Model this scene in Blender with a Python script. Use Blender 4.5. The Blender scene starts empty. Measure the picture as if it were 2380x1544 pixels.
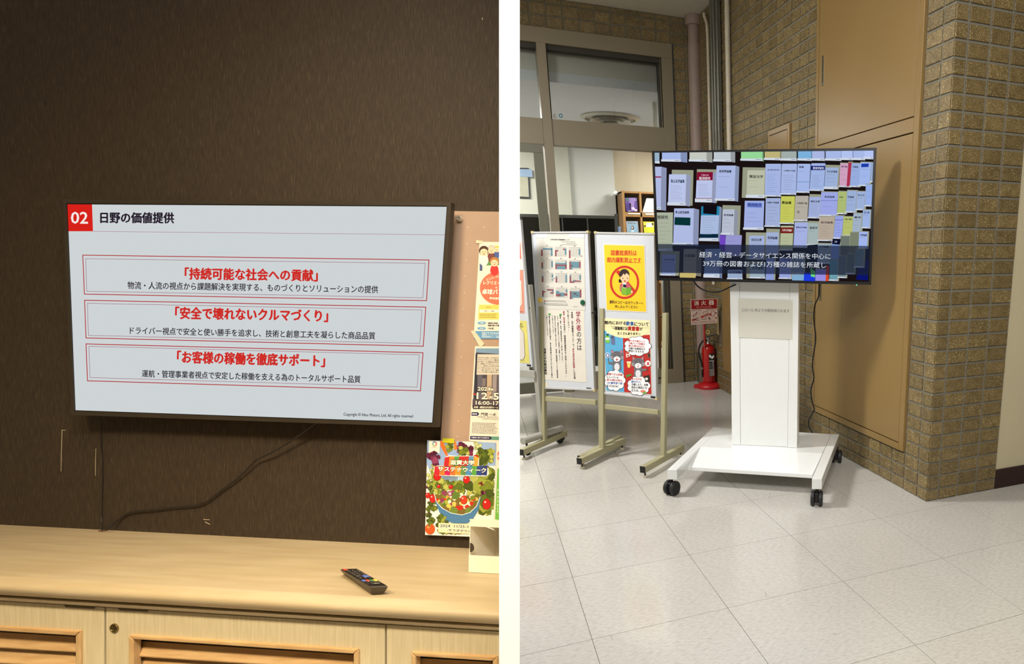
import bpy, bmesh, math, random
from mathutils import Vector as V, Matrix
random.seed(7)
rnd = random.random
sc = bpy.context.scene
COL = sc.collection

# ------------------------------------------------------------------ camera
EYE = V((0, 0, 1.3))
FPX, CX, CY = 1522.0, 1805.0, 976.0
PITCH = math.atan(391 / 1522.0)
YAW = math.radians(24.45)
CF = V((math.sin(YAW) * math.cos(PITCH), math.cos(YAW) * math.cos(PITCH), -math.sin(PITCH)))
CR = V((math.cos(YAW), -math.sin(YAW), 0))
CU = CR.cross(CF)
cam_d = bpy.data.cameras.new('camera')
cam = bpy.data.objects.new('camera', cam_d)
COL.objects.link(cam)
cam.matrix_world = Matrix((
    (CR.x, CU.x, -CF.x, EYE.x), (CR.y, CU.y, -CF.y, EYE.y), (CR.z, CU.z, -CF.z, EYE.z), (0, 0, 0, 1)))
cam_d.sensor_fit = 'HORIZONTAL'
cam_d.sensor_width = 36
cam_d.lens = FPX / 2380 * 36
cam_d.shift_x = (1190 - CX) / 2380
cam_d.shift_y = (CY - 772) / 2380
cam_d.clip_start = 0.05
sc.camera = cam

# ------------------------------------------------------------------ world and lights
w = bpy.data.worlds.new('world')
sc.world = w
w.use_nodes = True
w.node_tree.nodes['Background'].inputs[0].default_value = (0.95, 0.97, 1.0, 1)
w.node_tree.nodes['Background'].inputs[1].default_value = 0.3
sc.view_settings.view_transform = 'Standard'
sc.view_settings.look = 'None'
sc.view_settings.gamma = 1
sc.view_settings.exposure = 0
try:
    sc.view_settings.use_curve_mapping = False
except Exception:
    pass
sc.cycles.use_denoising = True
sc.cycles.max_bounces = 8
sc.cycles.sample_clamp_indirect = 4


def camP(x, y, z):
    """point given in camera-aligned metres: right, down, forward"""
    return EYE + CR * x - CU * y + CF * z


def area(name, loc, target, sx, sy, power, col, spread=180):
    l = bpy.data.lights.new(name, 'AREA')
    l.shape = 'RECTANGLE'
    l.size, l.size_y = sx, sy
    l.energy = power
    l.color = col
    l.spread = math.radians(spread)
    o = bpy.data.objects.new(name, l)
    COL.objects.link(o)
    o.location = loc
    o.rotation_euler = (V(target) - V(loc)).to_track_quat('-Z', 'Y').to_euler()
    return o


def spot(name, loc, target, power, col, size, blend, rad):
    l = bpy.data.lights.new(name, 'SPOT')
    l.energy = power
    l.color = col
    l.spot_size = math.radians(size)
    l.spot_blend = blend
    l.shadow_soft_size = rad
    o = bpy.data.objects.new(name, l)
    COL.objects.link(o)
    o.location = loc
    o.rotation_euler = (V(target) - V(loc)).to_track_quat('-Z', 'Y').to_euler()
    return o


WARM = (1.0, 0.81, 0.52)
NEUT = (1.0, 0.99, 0.975)
area('downlight', camP(-.85, -1.50, .60), camP(-.95, .3, 1.0), .55, .35, 7.4, WARM, 108)
area('downlight_rear', camP(-1.2, -1.45, -.25), camP(-1.1, .45, 1.4), .6, .3, 12, WARM, 80)
area('ceiling_lamp', (-.1, .95, 3.3), (.2, 1.4, 0), 1.2, .4, 74, NEUT, 160)
area('ceiling_lamp_far', (-1.0, 4.0, 3.28), (-.6, 3.9, 0), .4, .8, 128, NEUT, 175)
area('fill_lamp_near', (.3, -.2, 3.3), (1.0, 2.2, .8), 1.6, .4, 72, NEUT, 130)  # added fill light: whitens the partition's end face and the hall front
area('ceiling_lamp_inner', (-.5, 8.1, 2.72), (-.5, 8.1, 0), 1.3, .5, 150, NEUT, 180)
area('fill_lamp_inner_right', (3.1, 8.0, 2.72), (3.0, 8.0, 0), 1.0, .8, 105, NEUT, 180)  # added fill light, hidden behind the jamb, to even out the inner room


# ------------------------------------------------------------------ helpers
def lin(c):
    c = c / 255.0
    return c / 12.92 if c <= 0.04045 else ((c + 0.055) / 1.055) ** 2.4


def L(rgb):
    return (lin(rgb[0]), lin(rgb[1]), lin(rgb[2]), 1.0)


def ray(x, y):
    return CF + CR * ((x - CX) / FPX) - CU * ((y - CY) / FPX)


class Surf:
    """a real plane in the room; at() finds the point of it seen at a place of the photograph"""
    def __init__(s, p, n):
        s.p = V(p)
        s.n = V(n).normalized()
        if s.n.dot(EYE - s.p) < 0:
            s.n = -s.n

    def at(s, x, y, off=0.0):
        r = ray(x, y)
        q = s.p + s.n * off
        return EYE + r * ((q - EYE).dot(s.n) / r.dot(s.n))


def floor_at(x, y, z=0.0):
    return Surf((0, 0, z), (0, 0, 1)).at(x, y)


MATS = {}


def pm(name, rgb, rough=0.5, metal=0.0, var=0.06, scale=12.0, bump=0.0, bscale=200.0, coat=0.0, spec=0.5,
       stretch=(1, 1, 1), rgb2=None, objrand=0.0, detail=4.0, ramp=(0.35, 0.65)):
    if name in MATS:
        return MATS[name]
    m = bpy.data.materials.new(name)
    MATS[name] = m
    m.use_nodes = True
    nt = m.node_tree
    b = nt.nodes['Principled BSDF']
    b.inputs['Roughness'].default_value = rough
    b.inputs['Metallic'].default_value = metal
    b.inputs['Specular IOR Level'].default_value = spec
    if coat:
        b.inputs['Coat Weight'].default_value = coat
        b.inputs['Coat Roughness'].default_value = 0.08
    tc = nt.nodes.new('ShaderNodeTexCoord')
    mp = nt.nodes.new('ShaderNodeMapping')
    mp.inputs['Scale'].default_value = stretch
    nt.links.new(tc.outputs['Object'], mp.inputs['Vector'])
    nz = nt.nodes.new('ShaderNodeTexNoise')
    nz.inputs['Scale'].default_value = scale
    nz.inputs['Detail'].default_value = detail
    nt.links.new(mp.outputs[0], nz.inputs['Vector'])
    cr = nt.nodes.new('ShaderNodeValToRGB')
    c = L(rgb)
    if rgb2 is None:
        cr.color_ramp.elements[0].color = (c[0] * (1 - var), c[1] * (1 - var), c[2] * (1 - var), 1)
        cr.color_ramp.elements[1].color = (min(1, c[0] * (1 + var)), min(1, c[1] * (1 + var)), min(1, c[2] * (1 + var)), 1)
    else:
        cr.color_ramp.elements[0].color = c
        cr.color_ramp.elements[1].color = L(rgb2)
    cr.color_ramp.elements[0].position = ramp[0]
    cr.color_ramp.elements[1].position = ramp[1]
    nt.links.new(nz.outputs['Fac'], cr.inputs['Fac'])
    last = cr.outputs['Color']
    if objrand:
        oi = nt.nodes.new('ShaderNodeObjectInfo')
        mr = nt.nodes.new('ShaderNodeMapRange')
        mr.inputs['To Min'].default_value = 1 - objrand
        mr.inputs['To Max'].default_value = 1 + objrand
        nt.links.new(oi.outputs['Random'], mr.inputs['Value'])
        hs = nt.nodes.new('ShaderNodeHueSaturation')
        nt.links.new(mr.outputs[0], hs.inputs['Value'])
        nt.links.new(last, hs.inputs['Color'])
        last = hs.outputs[0]
    nt.links.new(last, b.inputs['Base Color'])
    if bump:
        n2 = nt.nodes.new('ShaderNodeTexNoise')
        n2.inputs['Scale'].default_value = bscale
        n2.inputs['Detail'].default_value = 3
        nt.links.new(mp.outputs[0], n2.inputs['Vector'])
        bp = nt.nodes.new('ShaderNodeBump')
        bp.inputs['Strength'].default_value = bump
        bp.inputs['Distance'].default_value = 0.002
        nt.links.new(n2.outputs['Fac'], bp.inputs['Height'])
        nt.links.new(bp.outputs[0], b.inputs['Normal'])
    return m


def emat(name, rgb, strength=1.0):
    if name in MATS:
        return MATS[name]
    m = bpy.data.materials.new(name)
    MATS[name] = m
    m.use_nodes = True
    nt = m.node_tree
    nt.nodes.remove(nt.nodes['Principled BSDF'])
    e = nt.nodes.new('ShaderNodeEmission')
    e.inputs[0].default_value = L(rgb)
    e.inputs[1].default_value = strength
    nt.links.new(e.outputs[0], nt.nodes['Material Output'].inputs[0])
    return m


def print_mat(emissive):
    n = 'screen_picture' if emissive else 'printed_ink'
    if n in MATS:
        return MATS[n]
    m = bpy.data.materials.new(n)
    MATS[n] = m
    m.use_nodes = True
    nt = m.node_tree
    at = nt.nodes.new('ShaderNodeVertexColor')
    at.layer_name = 'ink'
    b = nt.nodes['Principled BSDF']
    if emissive:
        nt.nodes.remove(b)
        e = nt.nodes.new('ShaderNodeEmission')
        nt.links.new(at.outputs[0], e.inputs[0])
        nt.links.new(e.outputs[0], nt.nodes['Material Output'].inputs[0])
    else:
        b.inputs['Roughness'].default_value = 0.45
        nt.links.new(at.outputs[0], b.inputs['Base Color'])
    return m


def glass_mat(name='window_glass', tint=(0.93, 0.95, 0.94, 1), refl=1.5):
    if name in MATS:
        return MATS[name]
    m = bpy.data.materials.new(name)
    MATS[name] = m
    m.use_nodes = True
    nt = m.node_tree
    nt.nodes.remove(nt.nodes['Principled BSDF'])
    t = nt.nodes.new('ShaderNodeBsdfTransparent')
    t.inputs[0].default_value = tint
    g = nt.nodes.new('ShaderNodeBsdfGlossy')
    g.inputs['Roughness'].default_value = 0.02
    f = nt.nodes.new('ShaderNodeFresnel')
    f.inputs[0].default_value = refl
    mx = nt.nodes.new('ShaderNodeMixShader')
    nt.links.new(f.outputs[0], mx.inputs[0])
    nt.links.new(t.outputs[0], mx.inputs[1])
    nt.links.new(g.outputs[0], mx.inputs[2])
    nt.links.new(mx.outputs[0], nt.nodes['Material Output'].inputs[0])
    return m


def link(o, parent=None):
    COL.objects.link(o)
    if parent is not None:
        o.parent = parent
        o.matrix_parent_inverse = WM[parent.name].inverted()
    return o


WM = {}     # world matrices of everything made so far


def tag(o, label=None, cat=None, group=None, kind=None):
    if label: o['label'] = label
    if cat: o['category'] = cat
    if group: o['group'] = group
    if kind: o['kind'] = kind
    return o


def thing(name, loc, label, cat, group=None, rot=None):
    o = bpy.data.objects.new(name, None)
    o.empty_display_size = 0.05
    m = Matrix.Translation(V(loc))
    if rot is not None:
        m = m @ rot.to_4x4()
    o.matrix_world = m
    WM[o.name] = m
    COL.objects.link(o)
    return tag(o, label, cat, group)


class MB:
    def __init__(s):
        s.v, s.f, s.m = [], [], []

    def add(s, vs, fs, mi=0):
        b = len(s.v)
        s.v += [V(p) for p in vs]
        for f in fs:
            s.f.append([b + i for i in f])
            s.m.append(mi)
        return s

    def hexa(s, a, b, mi=0):
        """a: front polygon points, b: back polygon points (same count)"""
        n = len(a)
        fs = [list(range(n)), list(range(2 * n - 1, n - 1, -1))]
        for i in range(n):
            j = (i + 1) % n
            fs.append([i, i + n, j + n, j])
        return s.add(list(a) + list(b), fs, mi)

    def box(s, p, ax, ay, az, mi=0):
        """corner p and three edge vectors"""
        p, ax, ay, az = V(p), V(ax), V(ay), V(az)
        a = [p, p + ax, p + ax + ay, p + ay]
        return s.hexa(a, [q + az for q in a], mi)

    def aabb(s, x0, y0, z0, x1, y1, z1, mi=0):
        return s.box((x0, y0, z0), (x1 - x0, 0, 0), (0, y1 - y0, 0), (0, 0, z1 - z0), mi)

    def slab(s, surf, pts, f, b, mi=0):
        """pts seen in the photograph on the face that stands f before the plane; extruded straight back to b"""
        A = [surf.at(x, y, f) for x, y in pts]
        return s.hexa(A, [p - surf.n * (f - b) for p in A], mi)

    def tube(s, path, r, n=8, mi=0, cap=True):
        path = [V(p) for p in path]
        rs = r if isinstance(r, (list, tuple)) else [r] * len(path)
        base = len(s.v)
        prev = None
        for i, p in enumerate(path):
            t = (path[min(i + 1, len(path) - 1)] - path[max(i - 1, 0)]).normalized()
            if prev is None:
                u = t.orthogonal().normalized()
            else:
                u = (prev - t * prev.dot(t)).normalized()
            prev = u
            w_ = t.cross(u)
            for k in range(n):
                a = 2 * math.pi * k / n
                s.v.append(p + (u * math.cos(a) + w_ * math.sin(a)) * rs[i])
        for i in range(len(path) - 1):
            for k in range(n):
                k2 = (k + 1) % n
                s.f.append([base + i * n + k, base + i * n + k2, base + (i + 1) * n + k2, base + (i + 1) * n + k])
                s.m.append(mi)
        if cap:
            s.f.append([base + k for k in range(n)][::-1]); s.m.append(mi)
            e = base + (len(path) - 1) * n
            s.f.append([e + k for k in range(n)]); s.m.append(mi)
        return s

    def lathe(s, o, axis, prof, n=24, mi=0):
        """prof: (radius, height) pairs along the axis"""
        axis = V(axis).normalized()
        return s.tube2([(V(o) + axis * h, r) for r, h in prof], axis, n, mi)

    def tube2(s, rings, axis, n, mi):
        u = axis.orthogonal().normalized()
        w_ = axis.cross(u)
        base = len(s.v)
        for p, r in rings:
            for k in range(n):
                a = 2 * math.pi * k / n
                s.v.append(p + (u * math.cos(a) + w_ * math.sin(a)) * max(r, 1e-5))
        for i in range(len(rings) - 1):
            for k in range(n):
                k2 = (k + 1) % n
                s.f.append([base + i * n + k, base + i * n + k2, base + (i + 1) * n + k2, base + (i + 1) * n + k])
                s.m.append(mi)
        s.f.append([base + k for k in range(n)][::-1]); s.m.append(mi)
        e = base + (len(rings) - 1) * n
        s.f.append([e + k for k in range(n)]); s.m.append(mi)
        return s

    def mesh(s, name, mats, rot=None, centre=None):
        c = centre
        if c is None:
            lo = V([min(p[i] for p in s.v) for i in range(3)])
            hi = V([max(p[i] for p in s.v) for i in range(3)])
            c = (lo + hi) / 2
        m = Matrix.Translation(c)
        if rot is not None:
            m = m @ rot.to_4x4()
        inv = m.inverted()
        me = bpy.data.meshes.new(name)
        me.from_pydata([inv @ p for p in s.v], [], s.f)
        for mt in (mats if isinstance(mats, (list, tuple)) else [mats]):
            me.materials.append(mt)
        me.polygons.foreach_set('material_index', s.m)
        return me, m

    def build(s, name, mats, parent=None, rot=None, bevel=0.0, smooth=False, centre=None, seg=1):
        me, m = s.mesh(name, mats, rot, centre)
        bm = bmesh.new()
        bm.from_mesh(me)
        bmesh.ops.recalc_face_normals(bm, faces=bm.faces)
        if bevel:
            bmesh.ops.bevel(bm, geom=[e for e in bm.edges if len(e.link_faces) == 2 and e.calc_face_angle(0) > 0.6],
                            offset=bevel, segments=seg, profile=0.5, affect='EDGES', clamp_overlap=True)
        bm.to_mesh(me)
        bm.free()
        if smooth:
            me.polygons.foreach_set('use_smooth', [True] * len(me.polygons))
            try:
                me.set_sharp_from_angle(angle=math.radians(42))
            except Exception:
                pass
        o = bpy.data.objects.new(name, me)
        link(o, parent)
        if parent is None:
            o.matrix_world = m
        else:
            o.matrix_parent_inverse = WM[parent.name].inverted()
            o.matrix_basis = m
        WM[o.name] = m
        return o


def place(name, me, m, parent):
    o = bpy.data.objects.new(name, me)
    COL.objects.link(o)
    o.parent = parent
    o.matrix_parent_inverse = WM[parent.name].inverted()
    o.matrix_basis = m
    WM[o.name] = m
    return o


_tc = bpy.data.curves.new('lettering_source', 'FONT')
_tc.resolution_u = 2
_to = bpy.data.objects.new('lettering_source', _tc)
_tcache = {}


def text_mesh(s, bold, res=2, spacing=1.0):
    k = (s, res, spacing)
    if k not in _tcache:
        _tc.body = s
        _tc.resolution_u = res
        _tc.space_line = spacing
        me = bpy.data.meshes.new_from_object(_to)
        vs = [(v.co.x, v.co.y) for v in me.vertices]
        fs = [list(p.vertices) for p in me.polygons]
        bpy.data.meshes.remove(me)
        x0 = min(v[0] for v in vs); x1 = max(v[0] for v in vs)
        y0 = min(v[1] for v in vs); y1 = max(v[1] for v in vs)
        vs = [((x - x0) / (x1 - x0), (y1 - y) / (y1 - y0)) for x, y in vs]
        _tcache[k] = (vs, fs)
    return _tcache[k]


class Print:
    """flat print on a real surface: coloured shapes and lettering in one thin mesh"""
    def __init__(s, surf, base=0.0, step=0.00015, f=None):
        s.surf, s.base, s.step = surf, base, step
        s.v, s.fa, s.c = [], [], []
        s.f = f or (lambda x, y: (x, y))    # crop pixels to photograph pixels

    def _add(s, pts, faces, col, k):
        b = len(s.v)
        off = s.base + k * s.step
        for x, y in pts:
            X, Y = s.f(x, y)
            if s.surf is WALL:
                X = min(X, 1166)      # the print ends at the partition
            s.v.append(s.surf.at(X, Y, off))
        c = L(col)
        for f in faces:
            s.fa.append([b + i for i in f])
            s.c.append(c)

    def poly(s, pts, col, k=1):
        s._add(pts, [list(range(len(pts)))], col, k)
        return s

    def rect(s, x0, y0, x1, y1, col, k=1, sk=0.0, sy=0.0):
        return s.poly([(x0, y0), (x1, y0 + sy), (x1 + sk, y1 + sy), (x0 + sk, y1)], col, k)

    def line(s, p, q, wd, col, k=2):
        d = V((q[0] - p[0], q[1] - p[1]))
        n = V((-d.y, d.x)).normalized() * wd / 2
        return s.poly([(p[0] + n.x, p[1] + n.y), (q[0] + n.x, q[1] + n.y), (q[0] - n.x, q[1] - n.y), (p[0] - n.x, p[1] - n.y)], col, k)

    def frame(s, q, wd, col, k=2):
        for i in range(4):
            a, b = V(q[i]), V(q[(i + 1) % 4])
            d = (b - a).normalized() * wd / 2
            s.line(a - d, b + d, wd, col, k)
        return s

    def path(s, pts, wd, col, k=2):
        for a, b in zip(pts, pts[1:]):
            s.line(a, b, wd, col, k)
        return s

    def oval(s, cx, cy, rx, ry, col, k=1, n=24, a0=0, a1=360, rot=0):
        pts = []
        cr, sr = math.cos(math.radians(rot)), math.sin(math.radians(rot))
        for i in range(n):
            a = math.radians(a0 + (a1 - a0) * i / (n if a1 - a0 == 360 else n - 1))
            x, y = rx * math.cos(a), ry * math.sin(a)
            pts.append((cx + x * cr - y * sr, cy + x * sr + y * cr))
        return s.poly(pts, col, k)

    def ring(s, cx, cy, rx, ry, wd, col, k=2, n=32):
        A = [(cx + rx * math.cos(2 * math.pi * i / n), cy + ry * math.sin(2 * math.pi * i / n)) for i in range(n)]
        B = [(cx + (rx - wd) * math.cos(2 * math.pi * i / n), cy + (ry - wd) * math.sin(2 * math.pi * i / n)) for i in range(n)]
        s._add(A + B, [[i, (i + 1) % n, n + (i + 1) % n, n + i] for i in range(n)], col, k)
        return s

    def blob(s, cx, cy, r, col, k=1, n=14, jag=0.25, ry=None):
        ry = ry or r
        return s.poly([(cx + r * (1 + jag * (rnd() - .5) * 2) * math.cos(2 * math.pi * i / n),
                        cy + ry * (1 + jag * (rnd() - .5) * 2) * math.sin(2 * math.pi * i / n)) for i in range(n)], col, k)

    def textq(s, t, q, col, k=3, bold=0.0, res=2, spacing=1.0):
        """lettering filling the quad TL TR BR BL"""
        vs, fs = text_mesh(t, bold, max(res, 2), spacing)
        n = t.count('\n') + 1
        em = (math.dist(q[0], q[3]) / n) * 1.05       # about one letter's size
        b = max(bold, 0) * em * .85
        for i, (dx, dy) in enumerate([(0, 0)] if b <= .05 * 1e-3 or bold <= .002 else [(-b, 0), (b, 0), (0, -b * .8), (0, b * .8)]):
            pts = []
            for u, v in vs:
                x = (1 - v) * ((1 - u) * q[0][0] + u * q[1][0]) + v * ((1 - u) * q[3][0] + u * q[2][0])
                y = (1 - v) * ((1 - u) * q[0][1] + u * q[1][1]) + v * ((1 - u) * q[3][1] + u * q[2][1])
                pts.append((x + dx, y + dy))
            s._add(pts, fs, col, k + i * .05)
        return s

    def text(s, t, p, q, h, col, k=3, bold=0.0, res=2):
        """p, q: left and right ends of the line's middle; h: height"""
        d = V((q[0] - p[0], q[1] - p[1])).normalized()
        n = V((d.y, -d.x)) * h / 2
        return s.textq(t, [(p[0] + n.x, p[1] + n.y), (q[0] + n.x, q[1] + n.y), (q[0] - n.x, q[1] - n.y), (p[0] - n.x, p[1] - n.y)], col, k, bold, res)

    def vtext(s, t, p, q, wd, col, k=3, bold=0.0, res=1):
        """vertical lettering from p (top centre) down to q (bottom centre)"""
        return s.textq('\n'.join(t), [(p[0] - wd / 2, p[1]), (p[0] + wd / 2, p[1]), (q[0] + wd / 2, q[1]), (q[0] - wd / 2, q[1])], col, k, bold, res)

    def scribble(s, x0, y0, x1, y1, rows, col, k=2, wd=1.5, sy=0.0, sx=0.0):
        """rows of tiny unreadable print"""
        for i in range(rows):
            y = y0 + (y1 - y0) * (i + .5) / rows
            x = x0 + sx * (i + .5) / rows
            e = x0 + (x1 - x0) * (0.75 + 0.25 * rnd()) + sx * (i + .5) / rows
            while x < e:
                l = (x1 - x0) * (0.03 + 0.06 * rnd())
                s.line((x, y + sy * (x - x0) / (x1 - x0)), (min(x + l, e), y + sy * (x + l - x0) / (x1 - x0)), wd, col, k)
                x += l + (x1 - x0) * 0.015
        return s

    def build(s, name, parent=None, emissive=False, rot=None):
        lo = V([min(p[i] for p in s.v) for i in range(3)])
        hi = V([max(p[i] for p in s.v) for i in range(3)])
        m = Matrix.Translation((lo + hi) / 2)
        if rot is not None:
            m = m @ rot.to_4x4()
        inv = m.inverted()
        me = bpy.data.meshes.new(name)
        me.from_pydata([inv @ p for p in s.v], [], s.fa)
        ca = me.color_attributes.new('ink', 'FLOAT_COLOR', 'CORNER')
        buf = []
        for p, c in zip(me.polygons, s.c):
            buf += list(c) * p.loop_total
        ca.data.foreach_set('color', buf)
        me.materials.append(print_mat(emissive))
        o = bpy.data.objects.new(name, me)
        if parent is None:
            COL.objects.link(o)
            o.matrix_world = m
        else:
            COL.objects.link(o)
            o.parent = parent
            o.matrix_parent_inverse = WM[parent.name].inverted()
            o.matrix_basis = m
        WM[o.name] = m
        return o


def crop(x0, y0, sx, sy=None):
    sy = sy or sx
    return lambda x, y: (x0 + x / sx, y0 + y / sy)

# ================================================================== LEFT ROOM
_y, _p = math.radians(4.5), math.radians(-2)
_n = (math.sin(_y) * math.cos(_p), math.sin(_p), math.cos(_y) * math.cos(_p))
NW = CR * _n[0] - CU * _n[1] + CF * _n[2]           # into the wall
WALL = Surf(EYE + NW * 1.6, NW)
_a, _b = WALL.at(0, 1220), WALL.at(1090, 1275)
EH = (_b - _a).normalized()
EV = EH.cross(NW).normalized()
RL = Matrix((EH, NW, EV)).transposed()              # frame of the left room
TOP0 = _a.copy()


def counter(h=0.0):
    return Surf(TOP0 + EV * h, EV)


# partition between the two rooms: end face 0.95 m ahead, sides running back along the line of sight
ZD = 0.95
DIVR = ray(1184, 772)
DIVR = (CR * ((1184 - CX) / FPX) + CF)
dl = EYE + ray(1160, CY) * ZD
dr = EYE + ray(1208, CY) * ZD
DIVN = DIVR.cross(CU).normalized()
DIVL = Surf(dl, DIVN)
dn_l, dn_p = DIVN, dl


def to_div(p, inset=0.0008):
    """slide p along the wall direction until it meets the partition"""
    q = dl - EH * inset
    return p + EH * ((q - p).dot(DIVN) / EH.dot(DIVN))


def at_z(p, z):
    return p + CU * ((z - p.z) / CU.z)


back = DIVR * 0.82
mb = MB()
A = [at_z(dl, 0), at_z(dr, 0), at_z(dr + back, 0), at_z(dl + back, 0)]
B = [at_z(dl, 3.34), at_z(dr, 3.34), at_z(dr + back, 3.34), at_z(dl + back, 3.34)]
mb.hexa(A, B)
M_div = pm('white_painted_partition', (250, 250, 250), rough=0.7, var=0.004)
tag(mb.build('wall_middle', M_div), kind='structure')

# fabric wall
M_fab = bpy.data.materials.new('dark_woven_wallpaper')
M_fab.use_nodes = True
nt = M_fab.node_tree
b = nt.nodes['Principled BSDF']
b.inputs['Roughness'].default_value = 0.62
b.inputs['Specular IOR Level'].default_value = 0.35
tc = nt.nodes.new('ShaderNodeTexCoord')
mp = nt.nodes.new('ShaderNodeMapping'); mp.inputs['Scale'].default_value = (1, 1, 0.045)
nz = nt.nodes.new('ShaderNodeTexNoise'); nz.inputs['Scale'].default_value = 1000; nz.inputs['Detail'].default_value = 3
mp2 = nt.nodes.new('ShaderNodeMapping'); mp2.inputs['Scale'].default_value = (1, 1, 0.05)
nz2 = nt.nodes.new('ShaderNodeTexNoise'); nz2.inputs['Scale'].default_value = 620; nz2.inputs['Detail'].default_value = 4
nt.links.new(tc.outputs['Object'], mp.inputs[0]); nt.links.new(mp.outputs[0], nz.inputs['Vector'])
nt.links.new(tc.outputs['Object'], mp2.inputs[0]); nt.links.new(mp2.outputs[0], nz2.inputs['Vector'])
mx = nt.nodes.new('ShaderNodeMath'); mx.operation = 'ADD'
nt.links.new(nz.outputs['Fac'], mx.inputs[0]); nt.links.new(nz2.outputs['Fac'], mx.inputs[1])
mh = nt.nodes.new('ShaderNodeMath'); mh.operation = 'MULTIPLY'; mh.inputs[1].default_value = 0.5
nt.links.new(mx.outputs[0], mh.inputs[0])
cr = nt.nodes.new('ShaderNodeValToRGB')
cr.color_ramp.elements[0].position = 0.40; cr.color_ramp.elements[0].color = L((42, 31, 20))
cr.color_ramp.elements[1].position = 0.68; cr.color_ramp.elements[1].color = L((82, 68, 48))
e = cr.color_ramp.elements.new(0.56); e.color = L((58, 46, 31))
nt.links.new(mh.outputs[0], cr.inputs[0]); nt.links.new(cr.outputs[0], b.inputs['Base Color'])
bp = nt.nodes.new('ShaderNodeBump'); bp.inputs['Strength'].default_value = 0.5; bp.inputs['Distance'].default_value = 0.001
nt.links.new(mh.outputs[0], bp.inputs['Height']); nt.links.new(bp.outputs[0], b.inputs['Normal'])

mb = MB()
tl, tr = WALL.at(-420, -560), to_div(WALL.at(1100, -560))
bl, br = WALL.at(-420, 2000), to_div(WALL.at(1100, 2000))
mb.hexa([tl, tr, br, bl], [tl + NW * .05, to_div(tr + NW * .05), to_div(br + NW * .05), bl + NW * .05])
wall_left = tag(mb.build('wall_left', M_fab, rot=RL), kind='structure')
# little scratches where the covering is torn
M_scr = pm('bare_scratch', (176, 160, 130), rough=0.7)
for q in ([(143.2, 1000), (144.4, 1000), (141.6, 1096), (140.9, 1096)], [(143, 999.4), (152, 999.8), (152, 1001), (143, 1000.8)],
          [(222, 1043), (222.8, 1043), (221.8, 1106), (221.2, 1106)], [(1120, 41), (1121.6, 41), (1121.4, 46), (1120.3, 46)],
          [(472, 1207), (486, 1208), (487, 1209.2), (473, 1208.4)], [(477, 1213), (488, 1219), (487, 1220), (476, 1214)]):
    MB().slab(WALL, q, 0.0006, -0.001).build('scratch', M_scr, wall_left, RL)

# side wall, ceiling of the left room (out of the picture)
M_warm = pm('warm_plaster', (205, 190, 160), rough=0.8)
sl = WALL.at(-400, 976)
mb = MB().box(sl - EH * .05 - EV * 1.9, EH * .05, EV * 4.0, -NW * 2.6)
tag(mb.build('wall_far_left', M_warm, rot=RL), kind='structure')
P = sl + EV * 2.1
q0, q1 = P, to_div(P)
q2, q3 = P - NW * 2.5, to_div(P - NW * 2.5)
mb = MB().hexa([q0, q1, q3, q2], [p + EV * .04 for p in (q0, q1, q3, q2)])
tag(mb.build('ceiling_left', M_warm, rot=RL), kind='structure')

# ------------------------------------------------------------------ worktop and cabinets
M_top = pm('pale_wood_laminate', (182, 163, 128), rough=0.40, scale=5, stretch=(1, 7, 7), rgb2=(171, 150, 114), detail=6, bump=0.05)
M_door = pm('pale_grained_laminate', (214, 197, 158), rough=0.5, scale=30, stretch=(6, 6, 0.35), rgb2=(200, 182, 142), detail=6)
M_oak = pm('honey_oak_moulding', (206, 168, 116), rough=0.4, scale=14, stretch=(1, 8, 8), rgb2=(186, 146, 94), detail=6)
M_oakv = pm('honey_oak_stile', (208, 174, 122), rough=0.4, scale=14, stretch=(8, 8, 1), rgb2=(188, 150, 100), detail=6)
M_dark = pm('dark_gap', (40, 32, 22), rough=0.8)
M_catch = pm('dull_metal_catch', (112, 98, 72), rough=0.45, metal=0.6)


def prof_h(y, u):
    return (WALL.at(560, y, u) - TOP0).dot(EV)


prof = [(0.0, -0.03), (0.0, 0.0), (0.40, 0.0), (0.409, -0.0006)]
for y, u in [(1384, .419), (1391, .426), (1399, .430), (1406, .430), (1412, .426), (1416, .419), (1417, .409), (1419, .412), (1423, .415), (1427, .414), (1430, .408), (1430.5, .396)]:
    prof.append((u, prof_h(y, u)))
prof.append((0.385, prof[-1][1]))
prof.append((0.385, -0.03))
x_left = (WALL.at(-420, 1220) - TOP0).dot(EH)
mb = MB()
Lp = [TOP0 + EH * x_left - NW * u + EV * h for u, h in prof]
Rp = [to_div(p) for p in Lp]
mb.hexa(Lp, Rp)
worktop = tag(mb.build('worktop', M_top, rot=RL, smooth=True), 'long pale wood worktop with rounded front edge under the wall television', 'worktop')
# cable grommet
g = counter().at(238.5, 1234.6, 0.0)
M_grom = pm('brown_grommet', (96, 58, 34), rough=0.5)
MB().lathe(g, EV, [(0.0085, 0.0), (0.0085, 0.0012), (0.006, 0.0014), (0.0055, 0.0004), (0.001, 0.0003)], 20).build('grommet', M_grom, worktop, RL)


def ydoor(x):
    return 1398.0 + 0.0612 * x


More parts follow.
